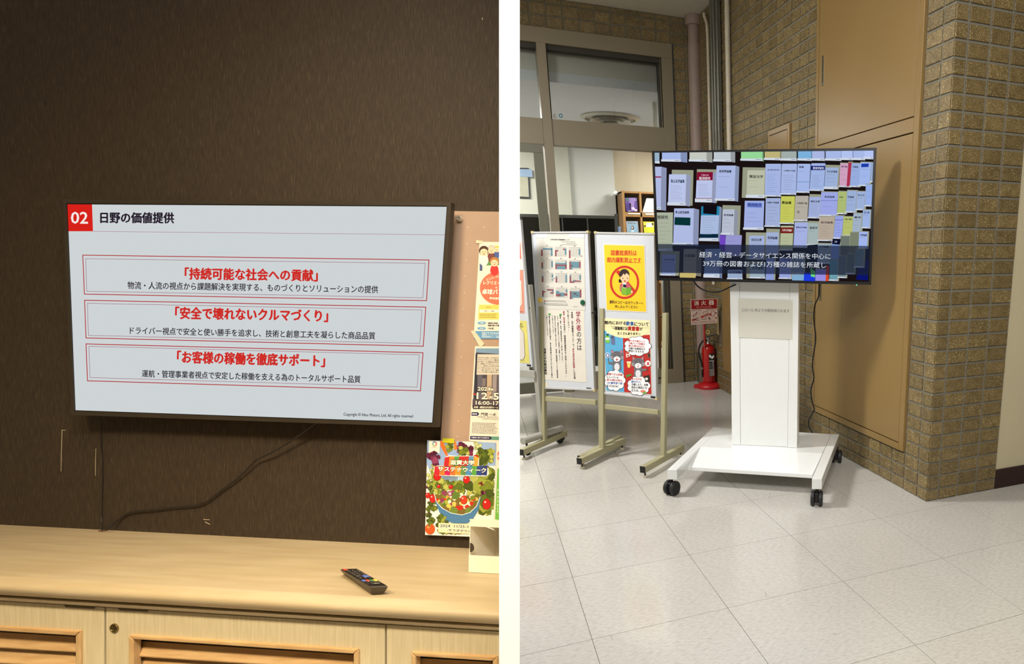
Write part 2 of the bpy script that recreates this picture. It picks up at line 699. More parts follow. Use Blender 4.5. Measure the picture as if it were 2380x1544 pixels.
def cabinet(x0, x1, ml, mr, label, knob=None, catch=None, mslope=0.0638, my0=0.0, rt=None):
    DO, DB = 0.400, 0.380
    base = WALL.at((x0 + x1) / 2, 2150, 0.2)
    root = thing('cabinet', base, label, 'cabinet', rot=RL)
    yb = 2150
    ob = 2040
    # carcass
    a = [WALL.at(x0 + 1, ydoor(x0) + 3, .374), WALL.at(x1 - 1, ydoor(x1) + 3, .374), WALL.at(x1 - 1, yb, .374), WALL.at(x0 + 1, yb, .374)]
    bk = [p + NW * .355 for p in a]
    if rt:
        bk[1], bk[2] = to_div(bk[1]), to_div(bk[2])
    MB().hexa(a, bk).build('carcass', M_dark, root, RL)
    # door frame around the louvred opening
    m0 = lambda x: my0 + mslope * x
    IN = 5.0
    xi0, xi1 = ml + IN, mr - IN
    mb = MB()
    mb.slab(WALL, [(x0 + 1.5, ydoor(x0)), (x1 - 1.5, ydoor(x1)), (x1 - 1.5, m0(x1) + IN), (x0 + 1.5, m0(x0) + IN)], DO, DB)
    mb.slab(WALL, [(x0 + 1.5, m0(x0) + IN), (xi0, m0(xi0) + IN), (xi0, ob), (x0 + 1.5, ob)], DO, DB)
    mb.slab(WALL, [(xi1, m0(xi1) + IN), (x1 - 1.5, m0(x1) + IN), (x1 - 1.5, ob), (xi1, ob)], DO, DB)
    mb.slab(WALL, [(x0 + 1.5, ob), (x1 - 1.5, ob), (x1 - 1.5, yb), (x0 + 1.5, yb)], DO, DB)
    door = mb.build('door', M_door, root, RL)
    # mouldings
    W = 11
    MO = DO + .006
    tops = [(ml, m0(ml)), (mr, m0(mr)), (mr - W, m0(mr) + W), (ml + W, m0(ml) + W)]
    MB().slab(WALL, tops, MO, DO - .012).build('moulding', M_oak, door, RL, bevel=.0025, seg=2)
    MB().slab(WALL, [(ml, m0(ml)), (ml + W, m0(ml) + W), (ml + W, ob - W), (ml, ob)], MO, DO - .012).build('moulding', M_oakv, door, RL, bevel=.0025, seg=2)
    MB().slab(WALL, [(mr - W, m0(mr) + W), (mr, m0(mr)), (mr, ob), (mr - W, ob - W)], MO, DO - .012).build('moulding', M_oakv, door, RL, bevel=.0025, seg=2)
    MB().slab(WALL, [(ml + W, ob - W), (mr - W, ob - W), (mr, ob), (ml, ob)], MO, DO - .012).build('moulding', M_oak, door, RL, bevel=.0025, seg=2)
    y = 14.0
    k = 0
    while True:
        t = m0(ml) + y
        if t + 60 > ob - W:
            break
        e = ml + W - 1, mr - W + 1
        A = [WALL.at(e[0], m0(e[0]) + y - 2, .3795), WALL.at(e[1], m0(e[1]) + y - 2, .3795),
             WALL.at(e[1], m0(e[1]) + y + 34, .394), WALL.at(e[0], m0(e[0]) + y + 34, .394)]
        th = -EV * .004 + NW * .004
        MB().hexa(A, [p + th for p in A]).build('slat', M_oak, door, RL, bevel=.0012)
        y += 36.5
        k += 1
    if knob:
        c = WALL.at(knob[0], knob[1], DO)
        MB().lathe(c, -NW, [(.0092, -.001), (.0092, .0015), (.0082, .0032), (.0066, .0034), (.006, .0022), (.0055, .0022), (.0045, .003), (.001, .003)], 28).build(
            'lock', pm('antique_brass', (150, 130, 84), rough=0.28, metal=1.0), door, RL, smooth=True)
        k0 = WALL.at(knob[0], knob[1], DO + .0033)
        MB().box(k0 - EH * .003 - EV * .0007, EH * .006, EV * .0014, -NW * .0004).build('keyhole', M_dark, door, RL)
    for cc in (catch or []):
        MB().slab(WALL, cc, DO + .0012, DO - .004).build('catch_plate', M_catch, root, RL)
    return root


cabinet(-300, 244, -230, 185.3, 'left louvred cabinet, cut by the left edge of the photo', catch=[[(148.6, 1406.5), (221, 1411), (218, 1416), (152, 1412)]], mslope=.0600, my0=1456.9)
cabinet(245.5, 896, 297.5, 831.7, 'middle louvred cabinet with a round brass lock on its door', knob=(267, 1460), catch=[[(273, 1414), (344, 1418.4), (342, 1423), (279, 1419.5)]], mslope=.0645, my0=1456.8)
cabinet(897.5, 1163.5, 954.3, 1230 - 75, 'right louvred cabinet beside the white partition', mslope=.0560, my0=1462.5, rt=True)

# ------------------------------------------------------------------ wall television
M_bez = pm('dark_bronze_bezel', (46, 38, 27), rough=0.45)
M_blk = pm('black_plastic', (14, 12, 11), rough=0.45)
TVO = 0.056
tvc = WALL.at(600, 730, 0.0)
tv = thing('television', tvc, 'large wall television showing a white Japanese slide with red boxes', 'television', rot=RL)
out = [(146, 463.5), (1048.5, 470.5), (1014.5, 993.5), (165.5, 965)]
inn = [(153.5, 472.6), (1040, 478.8), (1006, 985.2), (172.6, 955.5)]
MB().slab(WALL, [(152, 469), (1040, 476), (1007, 986), (170, 958)], TVO - .004, .040).build('housing', M_blk, tv, RL)
MB().slab(WALL, [(200, 510), (975, 516), (950, 950), (215, 925)], .040, .018).build('rear_bulge', M_blk, tv, RL)
mb = MB()
for i in range(4):
    j = (i + 1) % 4
    mb.slab(WALL, [out[i], out[j], inn[j], inn[i]], TVO, TVO - .016)
mb.build('bezel', M_bez, tv, RL)
mb = MB()
scr = [(155.4, 474.8), (1038.2, 480.6), (1004.4, 982.8), (174.2, 953.8)]
for i in range(4):
    j = (i + 1) % 4
    mb.slab(WALL, [inn[i], inn[j], scr[j], scr[i]], TVO - .0015, TVO - .004)
mb.build('inner_rim', M_blk, tv, RL)
MB().slab(WALL, [(153, 472.6), (1040, 478.8), (1006, 985), (172.6, 955.5)], TVO - .003, TVO - .0045).build('screen', emat('lit_screen', (206, 212, 213)), tv, RL)
MB().slab(WALL, [(480, 640), (720, 640), (720, 800), (480, 800)], .019, .0).build('wall_bracket', M_blk, tv, RL)
S = Print(WALL, TVO - .003, .00008)
RED, RED2, INK, FINE = (206, 44, 38), (178, 36, 44), (38, 28, 44), (150, 92, 112)
S.poly([(155.2, 474.6), (213.9, 475.3), (216.1, 537.7), (157.1, 537.7)], (214, 34, 26))
S.text('02', (165.4, 506.2), (204, 506.6), 27, (244, 232, 228), 2, bold=.03)
S.text('日野の価値提供', (233.7, 506), (404, 506.6), 25, INK, 2, bold=.045)
S.line((216, 538), (1034, 546), 1.2, (178, 140, 160))
for o4, i4 in [([(192.4, 593.3), (997, 604.5), (991.3, 699.2), (196.2, 683.9)], [(199.2, 601.6), (988.3, 612.4), (982.7, 692.4), (201.8, 677.1)]),
               ([(196.5, 698.2), (989.5, 714.2), (983.8, 805.1), (199.9, 785.8)], [(203.3, 705.3), (980.8, 721), (975.6, 798.7), (205.6, 779.8)]),
               ([(199.9, 799.7), (983, 820.2), (977.4, 908.8), (203.3, 885.4)], [(206.7, 805.3), (974.4, 825), (969.5, 900.2), (209.3, 877.9)])]:
    S.frame(o4, 1.9, RED2)
    S.frame(i4, 1.0, FINE)
for t, p, q, h, c, bd in [
    ('「持続可能な社会への貢献」', (430.3, 636), (737.8, 640.5), 27, RED, .05),
    ('物流・人流の視点から課題解決を実現する、ものづくりとソリューションの提供', (296.6, 663.2), (878.6, 673.2), 17.5, INK, .018),
    ('「安全で壊れないクルマづくり」', (408, 727.5), (761.8, 734.5), 28, RED, .05),
    ('ドライバー視点で安全と使い勝手を追求し、技術と創意工夫を凝らした商品品質', (301.9, 768.3), (871.9, 781), 17, INK, .018),
    ('「お客様の稼働を徹底サポート」', (412.4, 829.8), (754.7, 839.2), 28, RED, .05),
    ('運航・管理事業者視点で安定した稼働を支える為のトータルサポート品質', (330, 868.3), (837.7, 882.2), 17, INK, .018),
    ('Copyright © Hino Motors, Ltd. All rights reserved', (798.6, 964), (959.6, 968.6), 9.5, INK, .018)]:
    S.text(t, p, q, h, c, 3, bd)
S.build('slide_lettering', tv, True, RL)


def cable(surf_pts, r, name, mat, parent=None, rot=None, label=None, cat=None, closed=False, n=6):
    # smooth the path
    pts = [V(p) for p in surf_pts]
    out_ = []
    for i in range(len(pts) - 1):
        p0, p1, p2, p3 = pts[max(i - 1, 0)], pts[i], pts[i + 1], pts[min(i + 2, len(pts) - 1)]
        for k in range(5):
            t = k / 5
            out_.append(0.5 * ((2 * p1) + (p2 - p0) * t + (2 * p0 - 5 * p1 + 4 * p2 - p3) * t * t + (3 * p1 - p0 - 3 * p2 + p3) * t ** 3))
    out_.append(pts[-1])
    o = MB().tube(out_, r, n).build(name, mat, parent, rot, smooth=True)
    if label:
        tag(o, label, cat)
    return o


M_cab = pm('black_cable_rubber', (22, 16, 12), rough=0.5)
cable([WALL.at(760, 962, .034)] + [WALL.at(x, y, o) for x, y, o in [(730, 987, .03), (693, 1014, .022), (654.6, 1039.5, .018), (625, 1056, .016), (594, 1071.6, .012), (560, 1105.7, .008), (512, 1143, .006),
       (469, 1172.5, .006), (408, 1180, .006), (348, 1187, .006), (302.5, 1192, .006), (280, 1205.7, .006), (262, 1220, .012), (249, 1233, .024)]], .0021,
      'power_cable', M_cab, rot=RL, label='black cable sagging from the wall television down to the worktop hole', cat='cable')
cable([WALL.at(x, y, o) for x, y, o in [(231, 962, .035), (233, 985, .012), (235.5, 1040, .0035), (238, 1075, .003), (237.5, 1150, .003), (236, 1200, .004), (237, 1218, .01), (237.3, 1234, .0245)]], .0013,
      'signal_cable', M_cab, rot=RL, label='thin black cable hanging straight down the dark wall below the television corner', cat='cable')

# ------------------------------------------------------------------ notice board and posters
M_board = pm('beige_tackboard', (176, 148, 126), rough=0.32, var=.02, coat=0.6)
nb = thing('notice_board', WALL.at(1100, 850), 'beige notice board with a chrome bolt, right of the wall television', 'notice board', rot=RL)
MB().slab(WALL, [(1050.3, 490.7), (1168, 492.5), (1164, 1195), (1016, 1195)], .009, 0.0).build('panel', M_board, nb, RL)
M_chr = pm('polished_steel', (200, 190, 168), rough=0.25, metal=.6)
MB().lathe(WALL.at(1069.8, 509.5, .009), -NW, [(.0075, 0), (.0075, .006), (.0062, .0085), (.0035, .009), (.003, .0065), (.001, .0065)], 24).build('bolt', M_chr, nb, RL, smooth=True)
M_pin = pm('white_pin_hole', (240, 228, 205), rough=0.5)
c2 = crop(580, 440, 2.662)
for x, y in [(1352, 236), (1347, 337), (1341, 438), (1336, 539), (1331, 640), (1326, 740), (1321, 840), (1316, 940), (1311, 1040), (1305, 1138), (1300, 1237), (1296, 1335), (1291, 1434), (1287, 1531), (1452, 237), (1520, 943)]:
    X, Y = c2(x, y)
    MB().lathe(WALL.at(X, Y, .009), -NW, [(.0011, 0), (.0011, .0008), (.0004, .0012)], 8).build('pin', M_pin, nb, RL)

M_paper = pm('white_poster_paper', (224, 217, 202), rough=0.5, var=.02)
M_tape = pm('clear_tape', (226, 206, 176), rough=0.25, var=.02, coat=.5)


def sheet(name, pts, off, label, cat='poster', mat=None, surf=None, rot=None, th=.0012, curl=0):
    surf = surf or WALL
    mb = MB().slab(surf, pts, off + th, off)
    return tag(mb.build(name, mat or M_paper, rot=rot if rot is not None else RL), label, cat)


# table-tennis event poster
p1 = sheet('poster', [(1114.5, 562), (1167, 563), (1166, 788), (1101, 785)], .009, 'poster with cartoon people around a table and a red disc, top of the notice board')
S = Print(WALL, .0103, .0001, c2)
S.oval(1545, 612, 120, 104, (222, 112, 84), 1, 40)
S.rect(1420, 715, 1560, 806, (236, 206, 100), 1, -6)
S.rect(1424, 745, 1560, 763, (246, 238, 214), 2, -1)
S.rect(1394, 878, 1560, 926, (96, 150, 190), 1, -6)
S.oval(1437, 828, 27, 9, (110, 160, 196), 2)
S.oval(1435, 861, 27, 9, (110, 160, 196), 2)
for t, p, q, h, c, bd in [('レクリエー', (1447, 578), (1552, 580), 22, (255, 246, 226), .03), ('卓球バ', (1440, 634), (1535, 636), 32, (255, 246, 226), .04), ('＆', (1521, 608), (1533, 608), 11, (255, 246, 226), .02),
                          ('ユニバーサル', (1462, 560), (1554, 536), 16, (255, 240, 220), .02), ('参加者募', (1484, 674), (1552, 677), 14, (255, 246, 226), .03), ('POINT 1', (1464, 731), (1497, 731), 8, (120, 90, 60), .01),
                          ('卓球バレー体験', (1452, 754), (1512, 755), 8, (60, 50, 60), .02), ('対象', (1427, 828), (1448, 828), 9, (230, 240, 240), .02), ('定員', (1425, 861), (1447, 861), 9, (230, 240, 240), .02),
                          ('障碍の有無、', (1476, 829), (1540, 830), 10, (50, 44, 44), .03), ('国籍 問わず誰', (1475, 843), (1545, 844), 10, (50, 44, 44), .03), ('100名', (1475, 861), (1510, 862), 12, (50, 44, 44), .03),
                          ('滋賀大学 学生自治会', (1436, 889), (1545, 891), 9, (235, 245, 245), .02), ('滋賀県レクリエーション', (1436, 901), (1545, 903), 9, (235, 245, 245), .02), ('滋賀県卓球バレー協会', (1436, 913), (1545, 915), 9, (235, 245, 245), .02)]:
    S.text(t, p, q, h, c, 3, bd, 1)
S.scribble(1424, 768, 1548, 798, 3, (110, 90, 60), 3, 3)
# cartoon figures
def cartoon(S, x, y, r, hair, shirt, k=2):
    S.oval(x, y + r * 1.9, r * 1.0, r * 1.3, shirt, k)
    S.oval(x, y - r * .15, r * 1.1, r * 1.1, hair, k + 1)
    S.oval(x, y + r * .2, r * .85, r * .8, (246, 206, 170), k + 2)
    S.oval(x - r * .3, y + r * .1, r * .09, r * .12, (50, 30, 24), k + 3, 8)
    S.oval(x + r * .3, y + r * .1, r * .09, r * .12, (50, 30, 24), k + 3, 8)
    S.oval(x, y + r * .55, r * .18, r * .12, (196, 60, 50), k + 3, 8)
S.poly([(1460, 440), (1530, 425), (1548, 430), (1548, 470), (1462, 472)], (92, 140, 80), 1)
S.rect(1424, 460, 1440, 505, (70, 84, 130), 1)
cartoon(S, 1450, 385, 28, (70, 44, 28), (236, 232, 220))
cartoon(S, 1496, 375, 24, (196, 190, 180), (120, 60, 56))
cartoon(S, 1530, 372, 18, (226, 196, 80), (70, 90, 150))
cartoon(S, 1515, 452, 26, (176, 120, 60), (206, 50, 50))
for i in range(8):
    S.rect(1424 + (i % 4) * 8, 326 + (i // 4) * 8, 1429 + (i % 4) * 8, 330 + (i // 4) * 8, (214, 208, 190), 1)
S.build('poster_print', p1, rot=RL)
for q in ([(1094, 770), (1102, 768), (1126, 800), (1116, 808)], [(1107, 558), (1122, 560), (1120, 567), (1106, 565)]):
    MB().slab(WALL, q, .0108, .0103).build('tape', M_tape, p1, RL)

# lecture poster with a city street
p2 = sheet('poster', [(1104, 805), (1167, 806), (1166, 1032), (1090, 1025)], .009, 'dark city street lecture poster dated 12月5, middle of the notice board')
S = Print(WALL, .0103, .0001, c2)
S.poly([(1402, 985), (1560, 985), (1560, 1365), (1380, 1355)], (70, 66, 78), 1)
S.poly([(1402, 985), (1560, 985), (1560, 1020), (1400, 1010)], (120, 150, 176), 2)
for x0, x1, y0, c in [(1398, 1410, 1020, (44, 46, 56)), (1412, 1440, 1150, (96, 92, 104)), (1470, 1500, 1140, (184, 160, 132)), (1504, 1530, 1150, (150, 140, 140)), (1440, 1462, 1170, (122, 112, 112)), (1532, 1560, 1150, (90, 84, 92))]:
    S.rect(x0, y0, x1, 1300, c, 2, -4)
S.rect(1380, 1300, 1560, 1350, (88, 74, 84), 2, -2)
S.poly([(1382, 1262), (1404, 1268), (1400, 1274), (1382, 1270)], (206, 60, 44), 3)
S.rect(1410, 1022, 1560, 1148, (206, 198, 182), 3, -6)
for i, t in enumerate(['「失われた30年」とも言われ、', 'ればよいのでしょう。最近は', 'ある世界、など前向きの変化が', 'が、実際はどうなのでしょう。', 'そして、異次元とも言われる金', 'をどう考えればよいのでしょ', 'で、一般に言われている「通説', 'れているか新たな視点を持っ']):
    S.text(t, (1412 - i * .6, 1043 + i * 12.6), (1546 - i * .6, 1045 + i * 12.6), 9, (60, 54, 54), 4, .02, 1)
for t, p, q, h, bd in [('2024', (1412, 1235), (1490, 1237), 24, .03), ('年', (1492, 1240), (1510, 1240), 18, .03), ('12', (1406, 1278), (1472, 1280), 40, .04), ('月', (1482, 1290), (1502, 1290), 22, .03), ('5', (1510, 1282), (1541, 1283), 42, .04),
                       ('16:00-17', (1400, 1321), (1541, 1325), 24, .03)]:
    S.text(t, p, q, h + 8, (40, 30, 34), 4, bd + .05, 1)
    S.text(t, p, q, h, (250, 240, 214), 5, bd, 1)
S.rect(1382, 1340, 1560, 1360, (40, 32, 36), 4)
S.text('会場・講堂内多目的ルーム', (1388, 1349), (1538, 1351), 12, (250, 240, 220), 5, .03, 1)
S.poly([(1374, 1380), (1412, 1380), (1422, 1391), (1412, 1402), (1373, 1402)], (48, 44, 84), 3)
S.text('講演者', (1378, 1391), (1408, 1391), 9, (240, 240, 240), 4, .02, 1)
S.text('門間 一夫', (1432, 1393), (1526, 1396), 20, (40, 34, 36), 4, .01, 1)
S.text('みずほリサーチ＆テクノロジー', (1410, 1409), (1545, 1413), 8, (60, 54, 54), 4, .02, 1)
S.text('エグゼクティブエコノミ', (1440, 1421), (1540, 1424), 8, (60, 54, 54), 4, .02, 1)
S.scribble(1378, 1442, 1545, 1512, 8, (104, 96, 92), 3, 3, 4, -5)
S.poly([(1366, 1527), (1490, 1530), (1500, 1540), (1488, 1551), (1364, 1548)], (44, 40, 78), 3)
S.poly([(1490, 1530), (1560, 1532), (1560, 1553), (1488, 1551), (1500, 1540)], (96, 150, 130), 3)
S.text('本講演に関するお問合せ', (1372, 1537), (1482, 1540), 9, (235, 235, 240), 4, .02, 1)
S.build('poster_print', p2, rot=RL)

# green workshop poster, mostly hidden
p3 = sheet('poster', [(1153.5, 1030), (1166, 1031), (1163, 1225), (1147, 1215)], .0125, 'pale poster with a green column, cut by the white partition at right')
c4 = crop(960, 980, 4.065)
S = Print(WALL, .0138, .0001, c4)
S.poly([(797, 445), (830, 446), (826, 935), (775, 925)], (110, 176, 70), 1)
S.oval(812, 325, 16, 44, (214, 120, 96), 1)
S.oval(806, 328, 8, 7, (250, 246, 236), 2)
S.vtext('ワークショップ', (803, 640), (797, 870), 16, (244, 244, 226), 2, .02)
S.build('poster_print', p3, rot=RL)

# salad poster
p4 = sheet('poster', [(993.2, 1023.6), (1150.5, 1029), (1144, 1250), (987.9, 1244)], .0112, 'colourful poster of vegetables falling into a blue salad bowl, below the notice board')
S = Print(WALL, .0126, .00012, c4)
q = [(136, 178), (782, 200), (764, 1095), (114, 1072)]
S.poly(q, (232, 232, 226), 0)
S.poly([(136, 178), (470, 190), (420, 560), (200, 560), (128, 400)], (146, 172, 214), 1)
S.poly([(600, 195), (782, 200), (778, 420), (640, 420)], (150, 176, 214), 1)
S.poly([(270, 520), (480, 520), (480, 600), (330, 600)], (176, 204, 224), 1)
inside = lambda x, y: 150 < x < 745 and 195 < y < 1062


def leafclump(cx, cy, r, cols, n, k=2, ry=None):
    for i in range(n):
        a, d = rnd() * 6.28, rnd() ** .6
        x, y = cx + r * d * math.cos(a), cy + (ry or r) * d * math.sin(a)
        rr = max(r, ry or 0) * (.20 + .24 * rnd()) if (ry or r) >= r else (ry) * (.5 + .4 * rnd())
        x = min(max(x, 134 + rr * .9 - (y - 178) * .02), 765 - rr)
        y = min(max(y, 196 + rr), 1066 - rr)
        c = cols[int(rnd() * len(cols))]
        st8 = random.getstate()
        S.blob(x, y, rr + 2.5, tuple(int(v * .45) for v in c), k + i * .02, 12, .35)
        random.setstate(st8)
        S.blob(x, y, rr, c, k + i * .02 + .01, 12, .35)
        S.line((x - rr * .5, y + rr * .4), (x + rr * .4, y - rr * .45), 1.6, tuple(min(255, int(v * 1.35)) for v in c), k + i * .02 + .015)


GR = [(118, 132, 40), (150, 160, 62), (92, 108, 32), (176, 180, 90), (70, 84, 26)]
PU = [(98, 26, 60), (120, 40, 78), (76, 18, 44), (140, 60, 96)]
leafclump(190, 330, 70, PU, 16)
leafclump(490, 240, 75, PU, 18)
leafclump(350, 240, 45, GR, 12)
leafclump(690, 320, 80, GR, 26)
leafclump(600, 230, 40, [(200, 206, 140), (176, 190, 110)], 8)
leafclump(735, 470, 55, PU, 14)
leafclump(470, 285, 60, GR, 10, 3)
leafclump(180, 520, 60, [(196, 196, 130), (170, 174, 90), (150, 160, 70)], 16)
leafclump(250, 650, 90, GR, 30)
leafclump(690, 640, 80, GR, 34, 2, 190)
leafclump(430, 620, 120, GR, 24, 2, 50)
leafclump(600, 640, 80, GR, 14)
leafclump(150, 620, 25, PU, 8)
leafclump(170, 800, 55, GR, 16)
leafclump(690, 840, 60, GR, 16)
leafclump(670, 680, 28, PU, 8, 3)
leafclump(640, 590, 20, [(150, 30, 40), (120, 20, 40)], 6, 3)
S.poly([(255, 185), (285, 185), (330, 320), (315, 330), (262, 240)], (226, 110, 40), 3)
S.poly([(385, 190), (408, 190), (415, 270), (390, 265)], (226, 120, 50), 3)


leafclump(175, 600, 45, GR, 12)
leafclump(720, 600, 50, GR, 14)
leafclump(640, 560, 60, GR, 12)
leafclump(150, 880, 30, GR + PU[:1], 10)
leafclump(300, 580, 50, GR, 8)
leafclump(190, 430, 40, [(196, 196, 130), (170, 174, 90)], 8)


def tomato(x, y, rx, ry, c=(196, 30, 24), k=5):
    S.oval(x, y, rx + 3, ry + 3, (70, 18, 14), k)
    S.oval(x, y, rx, ry, c, k + .2)
    S.oval(x - rx * .35, y - ry * .4, rx * .22, ry * .18, (250, 220, 206), k + .4)


tomato(228, 520, 34, 38); tomato(505, 550, 30, 36); tomato(243, 613, 16, 16); tomato(595, 340, 26, 22); tomato(357, 618, 20, 18)
tomato(140, 700, 22, 24); tomato(185, 728, 28, 40); tomato(695, 782, 38, 50)
# bowl
S.poly([(195, 690), (640, 705), (600, 810), (470, 880), (330, 860), (240, 780)], (120, 100, 40), 6)
for i in range(60):
    a = rnd() * 6.28
    x, y = 415 + 190 * rnd() ** .5 * math.cos(a), 745 + 90 * rnd() ** .5 * math.sin(a)
    c = [(118, 132, 40), (168, 176, 70), (226, 150, 60), (196, 40, 30), (240, 230, 210), (140, 60, 90), (92, 120, 44), (236, 196, 90)][int(rnd() * 8)]
    S.blob(x, y, 14 + 14 * rnd(), c, 6.5 + i * .03, 9, .3)
tomato(480, 742, 30, 40, (206, 60, 30), 9)
S.blob(348, 682, 26, (150, 80, 110), 9, 14, .1); S.blob(348, 682, 14, (220, 190, 200), 9.2, 12, .1)
S.blob(405, 700, 42, (96, 124, 50), 9, 16, .25); S.blob(380, 842, 38, (110, 134, 56), 9, 16, .2); S.blob(520, 840, 28, (110, 134, 56), 9, 14, .2)
bowl = [(196, 668), (222, 760), (275, 820), (360, 866), (460, 884), (540, 860), (600, 800), (634, 712), (640, 712), (620, 830), (560, 930), (510, 962), (380, 962), (300, 930), (250, 860), (214, 770)]
S._add(bowl, [[0, 1, 14, 15], [1, 2, 13, 14], [2, 3, 12, 13], [3, 4, 11, 12], [4, 5, 10, 11], [5, 6, 9, 10], [6, 7, 8, 9]], (74, 124, 168), 10)
S.path(bowl[:8], 6, (226, 232, 230), 10.5)
leafclump(270, 950, 55, GR, 14, 10.8)
# bottom
leafclump(330, 1040, 160, GR + PU[:1], 26, 10.85, 20)
leafclump(160, 930, 40, [(70, 84, 26), (92, 108, 32)], 10, 10.9)
S.oval(160, 1015, 47, 52, (206, 84, 30), 11.2); S.oval(145, 1000, 14, 12, (240, 150, 90), 11.4); S.blob(155, 968, 24, (96, 116, 40), 11.6, 10, .6)
S.poly([(240, 958), (600, 972), (596, 1068), (236, 1048)], (226, 214, 160), 11.8)
S.poly([(246, 965), (596, 978), (592, 1061), (243, 1042)], (232, 222, 186), 11.9)
for t, p, qq, h in [('2024  11/25-11', (256, 985), (545, 996), 26), ('-サラダボウル-', (322, 1026), (560, 1040), 28)]:
    S.text(t, p, qq, h + 8, (250, 250, 244), 12.1, .07, 1)
    S.text(t, p, qq, h, (36, 40, 40), 12.3, .035, 1)
# rainbow title banner
top = [(300, 385), (312, 340), (345, 322), (420, 330), (520, 328), (590, 335), (620, 352), (618, 420)]
bot = [(205, 430), (235, 412), (640, 420), (706, 430), (714, 490), (690, 516), (520, 512), (420, 516), (220, 506), (196, 470)]
S.poly([(x + (4 if x > 460 else -4), y + (4 if y > 400 else -4)) for x, y in bot], (246, 240, 232), 12.0)
S.poly([(x + (4 if x > 460 else -4), y - 4) for x, y in top], (246, 240, 232), 12.0)
cols = [(196, 40, 40), (222, 140, 50), (84, 150, 70), (200, 44, 44), (190, 50, 40), (90, 150, 190), (226, 160, 60)]
n = 7
for i in range(n):
    x0, x1 = 300 + 320 * i / n, 300 + 320 * (i + 1) / n
    S.poly([(x0, 330 + 6 * (i == 0) * 2), (x1, 330 + 6 * (i == 6)), (x1 - 10, 424), (x0 - 10, 424)], cols[i], 12.1)
cols = [(196, 40, 50), (206, 120, 50), (200, 30, 90), (220, 110, 50), (226, 150, 50), (96, 140, 80), (80, 140, 190), (90, 160, 70), (50, 70, 140), (44, 56, 120)]
n = 10
for i in range(n):
    x0, x1 = 205 + 500 * i / n, 205 + 500 * (i + 1) / n
    S.poly([(x0, 420 + 6 * (i == 0)), (x1, 422), (x1 - 8, 512), (x0 - 8, 506)], cols[i], 12.15)
for t, p, qq, h in [('滋賀大学', (352, 386), (580, 390), 46), ('サステナウィーク', (236, 447), (690, 464), 46)]:
    S.text(t, p, qq, h + 12, (40, 28, 30), 12.4, .09, 1)
    S.text(t, p, qq, h, (250, 246, 222), 12.6, .05, 1)
# ribbon
S.poly([(152, 185), (255, 188), (250, 305), (200, 275), (148, 300)], (238, 234, 220), 12.0)
for i, c in enumerate([(206, 50, 50), (226, 160, 50), (80, 160, 90), (60, 140, 190), (60, 70, 130), (180, 50, 100)]):
    S.poly([(204 + r_ * math.cos(a), 212 + r_ * math.sin(a)) for r_, a in [(22, i * 1.047), (22, i * 1.047 + .52), (22, i * 1.047 + 1.0), (14, i * 1.047 + 1.0), (14, i * 1.047)]], c, 12.2)
S.text('滋賀大学', (185, 240), (222, 241), 6, (90, 80, 80), 12.2, .02, 1)
S.text('サステナウィーク', (168, 248), (240, 250), 6, (120, 110, 110), 12.2, .02, 1)
S.build('poster_print', p4, rot=RL)
tag(MB().slab(WALL, [(1029, 1018), (1056, 1020.5), (1055, 1031), (1028, 1029)], .0145, .0138).build('tape_strip', pm('yellow_green_tape', (196, 188, 40), rough=.4), rot=RL), 'short yellow green tape on the top edge of the salad poster', 'tape')

# ------------------------------------------------------------------ remote control
M_rem = pm('dark_grey_plastic', (70, 60, 46), rough=0.42)
M_face = pm('black_key_panel', (26, 20, 14), rough=0.4)
hR = .019
CT = counter(hR)
ftop = [CT.at(*p) for p in [(790.4, 1323.6), (829.6, 1322), (902.9, 1363), (860.1, 1364.8)]]
fb = [counter(.0005).at(*p) for p in [(798, 1334.5), (829, 1333), (891.5, 1382), (863, 1383.2)]]
rc = sum(fb, V()) / 4
rem = thing('remote_control', rc, 'black television remote control with four coloured keys on the worktop', 'remote control', rot=RL)
mid = [a_ * .8 + b_ * .2 for a_, b_ in zip(ftop, fb)]
mid = [m_ + (m_ - sum(mid, V()) / 4) * .02 for m_ in mid]
mb = MB()
mb.add(ftop + mid + fb, [[0, 1, 2, 3], [11, 10, 9, 8]] + [[i, i + 4, (i + 1) % 4 + 4, (i + 1) % 4] for i in range(4)] + [[i + 4, i + 8, (i + 1) % 4 + 8, (i + 1) % 4 + 4] for i in range(4)])
mb.build('body', M_rem, rem, RL, bevel=.0022, seg=2, smooth=True)
# key panel
def rp(u, v, h=0.0):      # u across 0..1, v along 0..1 (far to near)
    p = (ftop[0] * (1 - u) + ftop[1] * u) * (1 - v) + (ftop[3] * (1 - u) + ftop[2] * u) * v
    return p + EV * h


def key(u0, v0, u1, v1, mat, name='key', h=.0016):
    A = [rp(u0, v0, h), rp(u1, v0, h), rp(u1, v1, h), rp(u0, v1, h)]
    return MB().hexa(A, [p - EV * h for p in A]).build(name, mat, rem, RL, bevel=.0004)


A = [rp(.05, .02, .0005), rp(.95, .02, .0005), rp(.95, .97, .0005), rp(.05, .97, .0005)]
MB().hexa(A, [p - EV * .0006 for p in A]).build('key_panel', M_face, rem, RL)
K = lambda n_, c: pm(n_, c, rough=.45)
kd = K('black_key', (34, 27, 20))
key(.10, .03, .32, .085, K('red_key', (206, 60, 36)))
for r_ in range(4):
    for cc in range(3):
        key(.14 + .27 * cc, .12 + .075 * r_, .34 + .27 * cc, .165 + .075 * r_, kd)
key(.16, .44, .44, .475, kd); key(.54, .425, .88, .50, K('blue_bar_key', (84, 104, 176)))
for cc in range(3):
    key(.12 + .28 * cc, .535, .32 + .28 * cc, .575, kd)
for i, c in enumerate([(80, 104, 176), (206, 70, 44), (56, 120, 66), (236, 200, 60)]):
    key(.10 + .215 * i, .66, .27 + .215 * i, .725, K('colour_key_%s' % 'brgy'[i], c))
